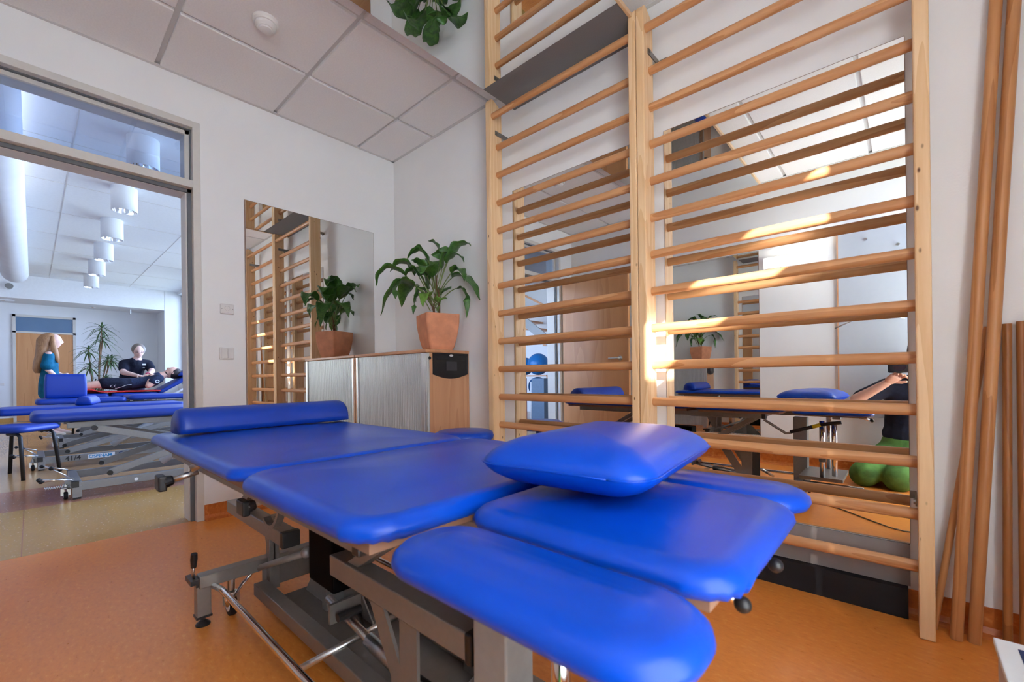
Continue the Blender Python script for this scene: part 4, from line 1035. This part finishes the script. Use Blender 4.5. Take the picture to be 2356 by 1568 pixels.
b3 = hall_table(-4.75, [(-2.045, -1.19, .632, 0), (-1.17, -.50, .655, 0), (-.47, -.05, .61, 0)], .632, -2.045, -.06, 'blue treatment table carrying the upright blue box cushion')
b4 = hall_table(-6.45, [(-1.70, -1.22, .655, 0), (-1.20, -.58, .655, 0)], .655, -1.70, -.05, 'blue treatment table with the lying patient and red towel', lever=False)
bk = pad('backrest', -7.11, -6.45, 0, .62, 0, .07, M['vinyl_far'], b4, r=.06, edge=.03, mtx=Matrix.Translation((0, -.57, .60)) @ Matrix.Rotation(math.radians(33), 4, 'X'))
bk['label'] = 'raised blue backrest'
f = MB(); f.beam((-6.5, -.42, .57), (-6.5, -.06, .80), .02, .03); f.beam((-6.5, -.25, .56), (-6.5, -.12, .76), .012, .012); f.build('backrest_strut', M['white'], b4)
bc = pad('box_cushion', -5.12, -4.92, -1.965, -1.572, .634, .945, M['vinyl_far'], None, r=.03, edge=.012, dome=.002)
tag(bc, 'upright blue box cushion standing on the third hall table', 'cushion')
br = half_roll('bolster', (-3.02, -1.72, .606), (-3.48, -1.62, .606), .13, .085, M['vinyl_far']); tag(br, 'short blue half-round roll on the second hall table', 'bolster')
cp = cushion('patient_pillow', -6.78, -.165, .990, .40, .26, .09, Matrix.Rotation(math.radians(30), 4, 'X'), M['vinyl_far'], None, rr=.05)
tag(cp, 'small blue pillow under the head of the lying patient', 'pillow')
tw = MB(); rows = []
for i in range(26):
    y = -1.63+i*(1.07/25); q = i/25; ft = .045*math.exp(-((y+1.45)/.09)**2)
    rows.append([(-6.46+j*(-.62/11), y,   .668+.0015*(1+math.sin(i*1.3+j)) + ft*(1 if j < 2 else 0)) for j in range(12)])
b0 = 0
for r_ in rows: tw.v += r_
for i in range(25):
    for j in range(11): tw.f.append((i*12+j, i*12+j+1, (i+1)*12+j+1, (i+1)*12+j)); tw.m.append(0)
tw_ = tw.build('red_towel', M['red'], smooth=True); m_ = tw_.modifiers.new('t', 'SOLIDIFY'); m_.thickness = .018; m_.offset = 0
tag(tw_, 'bright red towel spread under the lying patient', 'towel')

# stools in the hall
def stool(x, y, rot, label):
    t = empty('stool', (x, y, 0), label, 'stool', 'blue stools in the hall'); R = rotz(rot)
    def W(a, b, z): v = R @ Vector((a, b, 0)); return (x+v.x, y+v.y, z)
    mb = MB(); rg = []
    for ins_, z in ((.03, .405), (.006, .412), (0, .43), (.012, .45), (.03, .461), (.09, .465), (.16, .466)):
        rg.append([W(a, b, z) for a, b in rrect(-.215, .215, -.215, .215, .07, ins_)])
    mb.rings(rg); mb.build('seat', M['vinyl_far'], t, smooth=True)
    for sx in (-1, 1):
        for sy in (-1, 1):
            f = MB(); f.tube([W(sx*.06, sy*.15, .398), W(sx*.14, sy*.16, .395), W(sx*.165, sy*.165, .37), W(sx*.20, sy*.185, .0)], .014, 12); f.build('leg', M['black'], t, smooth=True)
    return t
stool(-2.72, -2.17, math.radians(52), 'blue padded stool with black legs at the left end of the hall tables')
stool(-5.85, -1.45, .2, 'second blue stool mostly hidden behind the tables')

# standing woman -------------------------------------------------------------
wo = empty('person', (-6.62, -1.88, 0), 'standing person with long reddish blonde hair and a teal dress', 'person')
x0, y0 = -6.62, -1.88
NW = {'pelvis': ((x0, y0, .84), (.125, .10)), 'waist': ((x0, y0-.0, 1.0), (.10, .085)), 'chest': ((x0, y0-.01, 1.17), (.115, .09)), 'nb': ((x0, y0, 1.31), .06), 'neck': ((x0, y0+.015, 1.38), .045), 'sk': ((x0, y0+.04, 1.47), .07),
      'shL': ((x0+.14, y0-.01, 1.265), .05), 'elL': ((x0+.19, y0-.03, 1.04), .036), 'wrL': ((x0+.17, y0+.09, .89), .026), 'haL': ((x0+.15, y0+.15, .86), .028),
      'shR': ((x0-.14, y0-.01, 1.265), .05), 'elR': ((x0-.19, y0-.0, 1.04), .036), 'wrR': ((x0-.12, y0+.14, .95), .026), 'haR': ((x0-.06, y0+.19, .96), .028),
      'hipL': ((x0+.08, y0, .78), .085), 'knL': ((x0+.10, y0+.02, .45), .055), 'anL': ((x0+.10, y0-.01, .09), .036), 'toL': ((x0+.10, y0+.13, .035), .03),
      'hipR': ((x0-.08, y0, .78), .085), 'knR': ((x0-.08, y0+.05, .45), .055), 'anR': ((x0-.10, y0+.07, .09), .036), 'toR': ((x0-.10, y0+.21, .035), .03)}
EW = [('pelvis', 'waist'), ('waist', 'chest'), ('chest', 'nb'), ('nb', 'neck'), ('neck', 'sk'), ('chest', 'shL'), ('shL', 'elL'), ('elL', 'wrL'), ('wrL', 'haL'), ('chest', 'shR'), ('shR', 'elR'), ('elR', 'wrR'), ('wrR', 'haR'), ('pelvis', 'hipL'), ('hipL', 'knL'), ('knL', 'anL'), ('anL', 'toL'), ('pelvis', 'hipR'), ('hipR', 'knR'), ('knR', 'anR'), ('anR', 'toR')]
skin_body('body', NW, EW, M['skin_pale'], wo)
skin_body('dress', {'chest': ((x0, y0-.01, 1.16), (.135, .108)), 'waist': ((x0, y0, 1.0), (.118, .10)), 'hip': ((x0, y0, .82), (.155, .125)), 'hem': ((x0, y0, .66), (.165, .13)), 'nb': ((x0, y0, 1.28), (.09, .07)), 'shL': ((x0+.13, y0-.01, 1.25), .062), 'slL': ((x0+.19, y0-.03, 1.08), .075), 'shR': ((x0-.13, y0-.01, 1.25), .062), 'slR': ((x0-.19, y0-.0, 1.08), .07)},
          [('chest', 'waist'), ('waist', 'hip'), ('hip', 'hem'), ('chest', 'nb'), ('chest', 'shL'), ('shL', 'slL'), ('chest', 'shR'), ('shR', 'slR')], M['teal'], wo)
skin_body('leggings', {'h': ((x0, y0, .72), .12), 'hL': ((x0+.08, y0, .66), .085), 'kL': ((x0+.10, y0+.02, .45), .066), 'aL': ((x0+.10, y0-.01, .16), .046), 'hR': ((x0-.08, y0, .66), .085), 'kR': ((x0-.08, y0+.05, .45), .066), 'aR': ((x0-.10, y0+.07, .16), .046)}, [('h', 'hL'), ('hL', 'kL'), ('kL', 'aL'), ('h', 'hR'), ('hR', 'kR'), ('kR', 'aR')], M['denim'], wo)
head_mesh((x0, y0+.045, 1.475), .100, rotz(PI), M['skin_pale'], 'head', wo)
mb = MB(); rg = []
for z, cy_, a, b in ((1.60, .005, .02, .02), (1.585, .0, .055, .065), (1.55, -.015, .088, .092), (1.49, -.035, .100, .098), (1.42, -.05, .103, .088), (1.33, -.07, .115, .075), (1.24, -.085, .125, .07), (1.13, -.11, .12, .062), (1.04, -.13, .10, .05), (.98, -.125, .06, .03)):
    rg.append([(x0+a*math.cos(2*PI*k/24)*(1+.06*math.sin(k*3)), y0+cy_+b*math.sin(2*PI*k/24)*(1+.06*math.sin(k*3+z*20)), z) for k in range(24)])
mb.rings(rg)
for sx in (1, -1):
    mb.tube([(x0+sx*.07, y0+.03, 1.55), (x0+sx*.095, y0+.035, 1.45), (x0+sx*.10, y0+.05, 1.33), (x0+sx*.10, y0+.075, 1.20), (x0+sx*.09, y0+.085, 1.14)], [.02, .03, .04, .03, .008], 10)
mb.build('hair', M['hair_blonde'], wo, smooth=True)
for dx, dy in ((.10, .06), (-.10, .14)): MB().ball((x0+dx, y0+dy, .035), .09, 14, sc=(.45, 1.2, .42)).build('shoe', M['cream'], wo, smooth=True)

# therapist -----------------------------------------------------------------
th = empty('person', (-7.42, -.80, 0), 'therapist with glasses and a black polo shirt bending over the patient', 'person')
hx = -7.42
NT = {'pelvis': ((hx-.06, -.84, .88), (.15, .12)), 'waist': ((hx-.02, -.82, 1.0), (.145, .12)), 'chest': ((hx+.06, -.79, 1.14), (.15, .115)), 'nb': ((hx+.11, -.765, 1.235), .075), 'neck': ((hx+.14, -.755, 1.29), .05), 'sk': ((hx+.17, -.75, 1.38), .072),
      'shR': ((hx+.07, -.945, 1.17), .064), 'elR': ((hx+.20, -.965, 1.00), .048), 'wrR': ((hx+.50, -.80, .935), .03),
      'shL': ((hx+.07, -.60, 1.17), .064), 'elL': ((hx+.20, -.565, 1.02), .048), 'wrL': ((hx+.46, -.66, .950), .03),
      'hipR': ((hx-.08, -.93, .80), .10), 'knR': ((hx-.06, -.93, .45), .07), 'anR': ((hx-.10, -.93, .09), .042), 'toR': ((hx+.04, -.93, .035), .034),
      'hipL': ((hx-.08, -.73, .80), .10), 'knL': ((hx-.06, -.73, .45), .07), 'anL': ((hx-.10, -.73, .09), .042), 'toL': ((hx+.04, -.73, .035), .034)}
ET = [('pelvis', 'waist'), ('waist', 'chest'), ('chest', 'nb'), ('nb', 'neck'), ('neck', 'sk'), ('chest', 'shR'), ('shR', 'elR'), ('elR', 'wrR'), ('chest', 'shL'), ('shL', 'elL'), ('elL', 'wrL'), ('pelvis', 'hipR'), ('hipR', 'knR'), ('knR', 'anR'), ('anR', 'toR'), ('pelvis', 'hipL'), ('hipL', 'knL'), ('knL', 'anL'), ('anL', 'toL')]
skin_body('body', NT, ET, M['skin_pale'], th, lat=(0, 1, 0))
po = skin_body('polo_shirt', {'chest': ((hx+.055, -.79, 1.13), (.168, .135)), 'waist': ((hx-.02, -.82, .99), (.165, .14)), 'hem': ((hx-.06, -.84, .84), (.172, .145)), 'nb': ((hx+.10, -.77, 1.215), .085), 'shR': ((hx+.07, -.94, 1.165), .078), 'slR': ((hx+.15, -.955, 1.06), .074), 'shL': ((hx+.07, -.605, 1.165), .078), 'slL': ((hx+.15, -.575, 1.07), .074)},
          [('chest', 'waist'), ('waist', 'hem'), ('chest', 'nb'), ('chest', 'shR'), ('shR', 'slR'), ('chest', 'shL'), ('shL', 'slL')], M['navy'], th, lat=(0, 1, 0))
MB().box(hx+.212, hx+.218, -.705, -.655, 1.13, 1.158).build('name_badge', M['sticker'], po)
MB().box(hx+.217, hx+.221, -.70, -.668, 1.075, 1.09).build('chest_logo', M['steel_far'], po)
skin_body('trousers', {'h': ((hx-.07, -.83, .82), .15), 'hR': ((hx-.08, -.93, .74), .10), 'kR': ((hx-.06, -.93, .45), .08), 'aR': ((hx-.10, -.93, .12), .06), 'hL': ((hx-.08, -.73, .74), .10), 'kL': ((hx-.06, -.73, .45), .08), 'aL': ((hx-.10, -.73, .12), .06)}, [('h', 'hR'), ('hR', 'kR'), ('kR', 'aR'), ('h', 'hL'), ('hL', 'kL'), ('kL', 'aL')], M['navy2'], th, lat=(0, 1, 0))
RT = Matrix.Rotation(PI/2, 3, 'Z') @ Matrix.Rotation(math.radians(14), 3, 'X')
hd = head_mesh((hx+.19, -.75, 1.385), .106, RT, M['skin_pale'], 'head', th)
mb = MB(); mb.ball((hx+.170, -.75, 1.422), .118, 20, sc=(.90, .86, .94)); mb.ball((hx+.09, -.745, 1.39), .045, 12); mb.build('hair', M['hair_grey'], th, smooth=True)
f = MB()
for sy in (-1, 1):
    c_ = Vector((hx+.283, -.75+sy*.036, 1.372)); pts = [c_+Vector((0, .026*math.cos(2*PI*k/14), .017*math.sin(2*PI*k/14))) for k in range(15)]; f.tube(pts, .0028, 6)
    f.tube([c_+Vector((0, sy*.026, .004)), Vector((hx+.19, -.75+sy*.088, 1.385))], .0025, 6)
f.tube([(hx+.284, -.76, 1.374), (hx+.284, -.74, 1.374)], .0025, 6); f.build('glasses', M['black'], th, smooth=True)
hand('hand', (hx+.50, -.80, .935), (.75, .5, -.12), (0, 0, -1), .165, M['skin_pale'], th, curl=.25)
hand('hand', (hx+.46, -.66, .950), (.75, -.35, -.10), (0, 0, -1), .165, M['skin_pale'], th, curl=.25)
MB().tube([(hx+.455+.034*math.cos(a)*.3, -.66+.036*math.cos(a), .952+.034*math.sin(a)) for a in [2*PI*k/14 for k in range(15)]], .008, 8).build('wrist_band', M['pink'], th, smooth=True)
for y in (-.93, -.73): MB().ball((hx-.02, y, .035), .09, 14, sc=(1.3, .5, .42)).build('shoe', M['white'], th, smooth=True)

# lying patient ---------------------------------------------------------------
pa = empty('person', (-6.78, -1.0, .66), 'bearded person lying on the hall table in a dark shirt and black shorts', 'person')
px_ = -6.76
NP = {'pelvis': ((px_, -1.0, .762), (.090, .15)), 'waist': ((px_, -.86, .770), (.085, .14)), 'chest': ((px_, -.68, .795), (.092, .15)), 'nb': ((px_, -.50, .90), .07), 'neck': ((px_, -.44, .93), .055), 'sk': ((px_, -.34, .985), .075),
      'shN': ((px_+.17, -.55, .86), .062), 'elN': ((px_+.225, -.72, .725), .043), 'wrN': ((px_+.09, -.645, .905), .03),
      'shF': ((px_-.17, -.55, .86), .062), 'elF': ((px_-.24, -.72, .75), .043), 'wrF': ((px_-.09, -.66, .900), .03),
      'hpN': ((px_+.09, -1.05, .755), .095), 'knN': ((px_+.11, -1.36, .765), .062), 'anN': ((px_+.12, -1.655, .70), .04), 'toN': ((px_+.12, -1.675, .79), .032),
      'hpF': ((px_-.09, -1.05, .755), .095), 'knF': ((px_-.11, -1.36, .765), .062), 'anF': ((px_-.12, -1.655, .70), .04), 'toF': ((px_-.12, -1.675, .79), .032)}
EP = [('pelvis', 'waist'), ('waist', 'chest'), ('chest', 'nb'), ('nb', 'neck'), ('neck', 'sk'), ('chest', 'shN'), ('shN', 'elN'), ('elN', 'wrN'), ('chest', 'shF'), ('shF', 'elF'), ('elF', 'wrF'), ('pelvis', 'hpN'), ('hpN', 'knN'), ('knN', 'anN'), ('anN', 'toN'), ('pelvis', 'hpF'), ('hpF', 'knF'), ('knF', 'anF'), ('anF', 'toF')]
up_ = lambda D: {k: ((v[0][0], v[0][1], v[0][2]+.030), v[1]) for k, v in D.items()}
skin_body('body', up_(NP), EP, M['skin'], pa, lat=(0, 0, 1))
ts = skin_body('shirt', up_({'chest': ((px_, -.68, .795), (.103, .165)), 'waist': ((px_, -.86, .77), (.098, .152)), 'hem': ((px_, -.96, .763), (.10, .155)), 'nb': ((px_, -.54, .885), .085), 'shN': ((px_+.17, -.56, .855), .078), 'slN': ((px_+.21, -.65, .80), .068), 'shF': ((px_-.17, -.56, .855), .078), 'slF': ((px_-.21, -.65, .80), .068)}),
          [('chest', 'waist'), ('waist', 'hem'), ('chest', 'nb'), ('chest', 'shN'), ('shN', 'slN'), ('chest', 'shF'), ('shF', 'slF')], M['navy2'], pa, lat=(0, 0, 1))
f = MB(); f.rings([[(px_+x_, -.60+r_*math.cos(2*PI*k/20), .83+r_*math.sin(2*PI*k/20)) for k in range(20)] for x_, r_ in ((.270, .030), (.276, .030), (.276, .018), (.270, .017))], cap0=False, cap1=False); f.build('sleeve_emblem', M['sticker'], ts)
sh = skin_body('shorts', up_({'p': ((px_, -1.0, .762), (.103, .165)), 'w': ((px_, -.92, .765), (.10, .155)), 'hN': ((px_+.09, -1.06, .765), .108), 'kN': ((px_+.105, -1.27, .78), .092), 'hF': ((px_-.09, -1.06, .765), .108), 'kF': ((px_-.105, -1.27, .78), .092)}), [('p', 'w'), ('p', 'hN'), ('hN', 'kN'), ('p', 'hF'), ('hF', 'kF')], M['navy'], pa, lat=(0, 0, 1))
f = MB()
for k in range(2):
    y = -1.20+.045*k
    for sg_ in (1, -1): f.beam((px_+.200, y, .762), (px_+.200, y+.026, .762+sg_*.022), .004, .010, (1, 0, 0))
f.build('chevron_mark', M['sticker'], sh)
f = MB(); f.tube([(px_+.19, -1.14, .72), (px_+.203, -1.06, .745), (px_+.20, -1.0, .775), (px_+.17, -.93, .785)], .003, 6); f.build('side_piping', M['sticker'], sh)
zl = Vector((0, .86, .51)).normalized(); yl = -Vector((0, -.51, .86)).normalized(); xl = yl.cross(zl)
RP = Matrix((xl, yl, zl)).transposed()
hd = head_mesh((px_, -.345, .985), .105, RP, M['skin'], 'head', pa)
mb = MB(); mb.ball(Vector((px_, -.345, .985)) + RP @ Vector((0, .030, .028)), .108, 20, sc=(.86, .92, 1.0), rot=RP); mb.build('hair', M['hair_dark'], pa, smooth=True)
mb = MB(); mb.ball(Vector((px_, -.345, .985)) + RP @ Vector((0, -.030, -.082)), .056, 16, sc=(1.05, .95, .72), rot=RP); mb.build('beard', M['hair_dark'], pa, smooth=True)
hand('hand', (px_+.09, -.645, .938), (-.9, .1, .10), (0, -.1, -1), .165, M['skin'], pa, curl=.4)
hand('hand', (px_-.09, -.66, .932), (.75, -.1, .08), (0, -.1, -1), .165, M['skin'], pa, curl=.4)

# dracaena behind ----------------------------------------------------------
dp = empty('dracaena_plant', (-9.7, -1.12, 0), 'tall dracaena with spiky leaf crowns standing by the hall end wall', 'plant')
tops = [(-9.6, -1.05, 2.00), (-9.7, -1.03, 1.78), (-9.6, -1.26, 1.52), (-9.8, -.88, 1.35), (-9.6, -1.24, 1.18), (-9.5, -1.00, .92), (-9.75, -1.15, .80), (-9.7, -.95, 1.33)]
f = MB()
for x, y, z in tops: f.tube([(-9.68+(x+9.65)*.3, -1.12+(y+1.1)*.3, .28), (-9.68+(x+9.65)*.8, -1.12+(y+1.1)*.55, .3+(z-.3)*.55), (x, y, z)], [.016, .013, .009], 8)
f.build('stem', M['stem_brown'], dp, smooth=True)
f = MB()
for x, y, z in tops:
    for k in range(26):
        a = k*2.399; el = .95-1.5*(k/26); L = random.uniform(.24, .36)
        d = Vector((math.cos(a)*math.cos(el), math.sin(a)*math.cos(el), math.sin(el))); s_ = d.cross(Vector((0, 0, 1))).normalized()
        p0 = Vector((x, y, z-.05*(k/26))); rows = []
        for i in range(6):
            q = i/5; p = p0 + d*(L*q) + Vector((0, 0, -.16*q*q*L/.3)); w_ = .0125*math.sin(PI*min(1, .12+q*.88))+.001
            rows += [tuple(p - s_*w_), tuple(p+Vector((0, 0, -.003))), tuple(p + s_*w_)]
        b_ = len(f.v); f.v += rows
        for i in range(5):
            for j in range(2): f.f.append((b_+i*3+j, b_+i*3+j+1, b_+(i+1)*3+j+1, b_+(i+1)*3+j)); f.m.append(0)
f.build('foliage', M['dracaena'], dp, smooth=True)
f = MB(); f.rings([[(-9.68+r*math.cos(2*PI*k/28), -1.12+r*math.sin(2*PI*k/28), z) for k in range(28)] for r, z in ((.13, 0), (.17, .28), (.155, .28), (.15, .25))]); f.build('pot', M['white'], dp, smooth=False)

# things in the hall seen through the doorway in the mirror -------------------
G2 = 'blue gym balls by the hall side wall'
for i, (x, y, z, r, lb) in enumerate(((-2.10, -4.62, 1.073, .21, 'big blue gym ball on the shelf, seen in the left mirror'), (-2.53, -4.72, 1.043, .18, 'smaller blue gym ball beside the big one on the shelf'), (-2.12, -4.62, .643, .185, 'blue gym ball on the lower shelf of the rack'))):
    tag(MB().ball((x, y, z), r, 32).build('gym_ball', M['ball'], smooth=True), lb, 'gym ball', G2)
rk = empty('ball_rack', (-2.3, -4.68, 0), 'wooden rack holding the blue gym balls in the hall', 'rack')
f = MB(); f.box(-2.75, -1.75, -4.92, -4.44, .835, .862); f.build('shelf', M['beech_x'], rk)
f = MB(); f.box(-2.75, -1.75, -4.92, -4.44, .43, .457); f.build('shelf', M['beech_x'], rk)
for x in (-2.75, -1.77): MB().box(x, x+.03, -4.92, -4.44, 0, .86).build('side', M['beech_z'], rk)
tag(MB().box(-2.43, -2.20, -4.40, -4.34, 0, .82).build('folded_mat', M['redmat'], bevel=.02), 'dark red mat standing before the ball rack', 'mat')
ss = empty('roller_stand', (-1.98, -4.25, 0), 'thin white floor stand near the ball rack', 'stand')
MB().cyl((-1.98, -4.25, .03), (-1.98, -4.25, .74), .018, 14).build('post', M['white'], ss, smooth=True); MB().box(-2.16, -1.8, -4.32, -4.18, 0, .03).build('foot', M['white'], ss)
tag(MB().box(-2.35, -1.95, -3.75, -3.2, 0, .012).build('floor_mat', M['tealmat']), 'teal exercise mat lying on the hall floor', 'mat')
tag(MB().box(-1.78, -1.50, -4.35, -4.02, 0, .80).build('side_cabinet', M['cabgrey'], bevel=.004), 'blue grey cabinet beside the ball rack', 'cabinet')
# open stair in the back of the hall
sr = empty('stair', (-2.6, -5.5, 0), 'open wooden stair rising along the hall side wall', 'stair')
for k in range(9):
    MB().box(-1.4-.26*k-.26, -1.4-.26*k, -5.9, -5.2, .9+.19*k, .935+.19*k).build('tread', M['beech_x'], sr)
f = MB(); f.beam((-1.3, -5.18, .85), (-3.9, -5.18, 2.75), .03, .18); f.build('stringer', M['steel_far'], sr)
f = MB(); f.beam((-1.3, -5.18, 1.75), (-3.6, -5.18, 3.0-.05), .03, .04); f.build('handrail', M['beech_x'], sr)

cdm = MB(); cdm.tube([(2.55, -1.62, .004), (2.70, -1.50, .004), (2.89, -1.337, .004), (3.02, -1.204, .004), (3.115, -1.116, .004), (3.17, -1.094, .004), (3.24, -1.11, .004), (3.285, -1.14, .004)], .0035, 8)
tag(cdm.build('power_cable', M['galv'], smooth=True), 'thin dark cable on the orange floor running from under the near table', 'cord')
# outside -------------------------------------------------------------------
struct(MB().box(-16, 16, -14, 14, -.5, -.35), 'ground_outside', M['exterior'])
hg = MB(); rnd = random.Random(3)
for i in range(900):
    x = rnd.uniform(6.2, 8.2); y = rnd.uniform(-7.5, 1.5); z = rnd.uniform(-.4, 2.2); s_ = rnd.uniform(.07, .16)
    n_ = Vector((rnd.gauss(0, 1), rnd.gauss(0, 1), rnd.gauss(0, 1))).normalized(); u_ = n_.orthogonal().normalized(); w_ = n_.cross(u_); p = Vector((x, y, z))
    b_ = len(hg.v); hg.v += [tuple(p-u_*s_), tuple(p+w_*s_*.5), tuple(p+u_*s_), tuple(p-w_*s_*.5)]; hg.f.append((b_, b_+1, b_+2, b_+3)); hg.m.append(0)
o = hg.build('garden_hedge', M['hedge']); tag(o, 'leafy green hedge outside the window, seen only in a mirror', 'hedge', kind='stuff')

# ------------------------------------------------------------------ light
wd = bpy.data.worlds.new('sky'); sc.world = wd; wd.use_nodes = True; nt = wd.node_tree; nt.nodes.clear()
wo_ = nt.nodes.new('ShaderNodeOutputWorld'); bg = nt.nodes.new('ShaderNodeBackground')
sky = nt.nodes.new('ShaderNodeTexSky'); sky.sky_type = 'HOSEK_WILKIE'; sky.turbidity = 4; sky.ground_albedo = .4
sd_ = Vector((1, -1.5, .8)).normalized(); sky.sun_direction = sd_
mxs = nt.nodes.new('ShaderNodeMix'); mxs.data_type = 'RGBA'; mxs.inputs[0].default_value = .55
mxs.inputs[7].default_value = (.50, .65, 1., 1); nt.links.new(sky.outputs[0], mxs.inputs[6])
nt.links.new(mxs.outputs[2], bg.inputs[0]); bg.inputs[1].default_value = 11.8
nt.links.new(bg.outputs[0], wo_.inputs[0])
sl = bpy.data.lights.new('sun', 'SUN'); sl.energy = 72; sl.angle = math.radians(.6); sl.color = (1., .93, .85)
so = bpy.data.objects.new('sun', sl); col.objects.link(so)
so.rotation_mode = 'QUATERNION'; so.rotation_quaternion = Vector((0, 0, -1)).rotation_difference(-sd_); so.location = (6, -5, 5)
def portal(loc, size, n):
    l = bpy.data.lights.new('window_portal', 'AREA'); l.shape = 'RECTANGLE'; l.size, l.size_y = size; l.cycles.is_portal = True
    o = bpy.data.objects.new('window_portal', l); col.objects.link(o); o.location = loc
    o.rotation_mode = 'QUATERNION'; o.rotation_quaternion = Vector(n).to_track_quat('-Z', 'Z'); return o
for a, b in WX: portal(((a+b)/2, YW+.22, 1.835), (b-a, 2.17), (0, -1, 0))
portal((XC+.09, (WY0+WY1)/2, (WZ0+WZ1)/2), (WY1-WY0, WZ1-WZ0), (-1, 0, 0))

# ------------------------------------------------------------------ camera
cd = bpy.data.cameras.new('view'); cam = bpy.data.objects.new('view', cd); col.objects.link(cam)
F, PSI, VH, ROLL, SH = 1000.18, .7342, 865.3, -.0123, 1.2
cd.sensor_fit = 'HORIZONTAL'; cd.sensor_width = 36; cd.lens = F/2356*36
cd.shift_x = -SH/2356; cd.shift_y = (VH-784)/2356; cd.clip_start = .02; cd.clip_end = 60
r0 = Vector((math.cos(PSI), math.sin(PSI), 0)); fw = Vector((-math.sin(PSI), math.cos(PSI), 0)); u0 = Vector((0, 0, 1))
# image-right and image-up axes after the small roll
rr_ = r0*math.cos(ROLL) + u0*math.sin(ROLL); uu = u0*math.cos(ROLL) - r0*math.sin(ROLL)
mw = Matrix((rr_, uu, -fw)).transposed().to_4x4(); mw.translation = (3.1777, -2.0761, .8426); cam.matrix_world = mw
cd.dof.use_dof = True; cd.dof.focus_distance = 3.2; cd.dof.aperture_fstop = 5.6
sc.camera = cam
sc.view_settings.view_transform = 'Standard'; sc.view_settings.look = 'None'; sc.view_settings.gamma = 1; sc.view_settings.exposure = 1.0
sc.view_settings.use_curve_mapping = False
cy = sc.cycles; cy.use_denoising = True; cy.max_bounces = 10; cy.diffuse_bounces = 5; cy.glossy_bounces = 7; cy.transmission_bounces = 6; cy.transparent_max_bounces = 12
cy.caustics_reflective = True; cy.caustics_refractive = False; cy.sample_clamp_indirect = 8
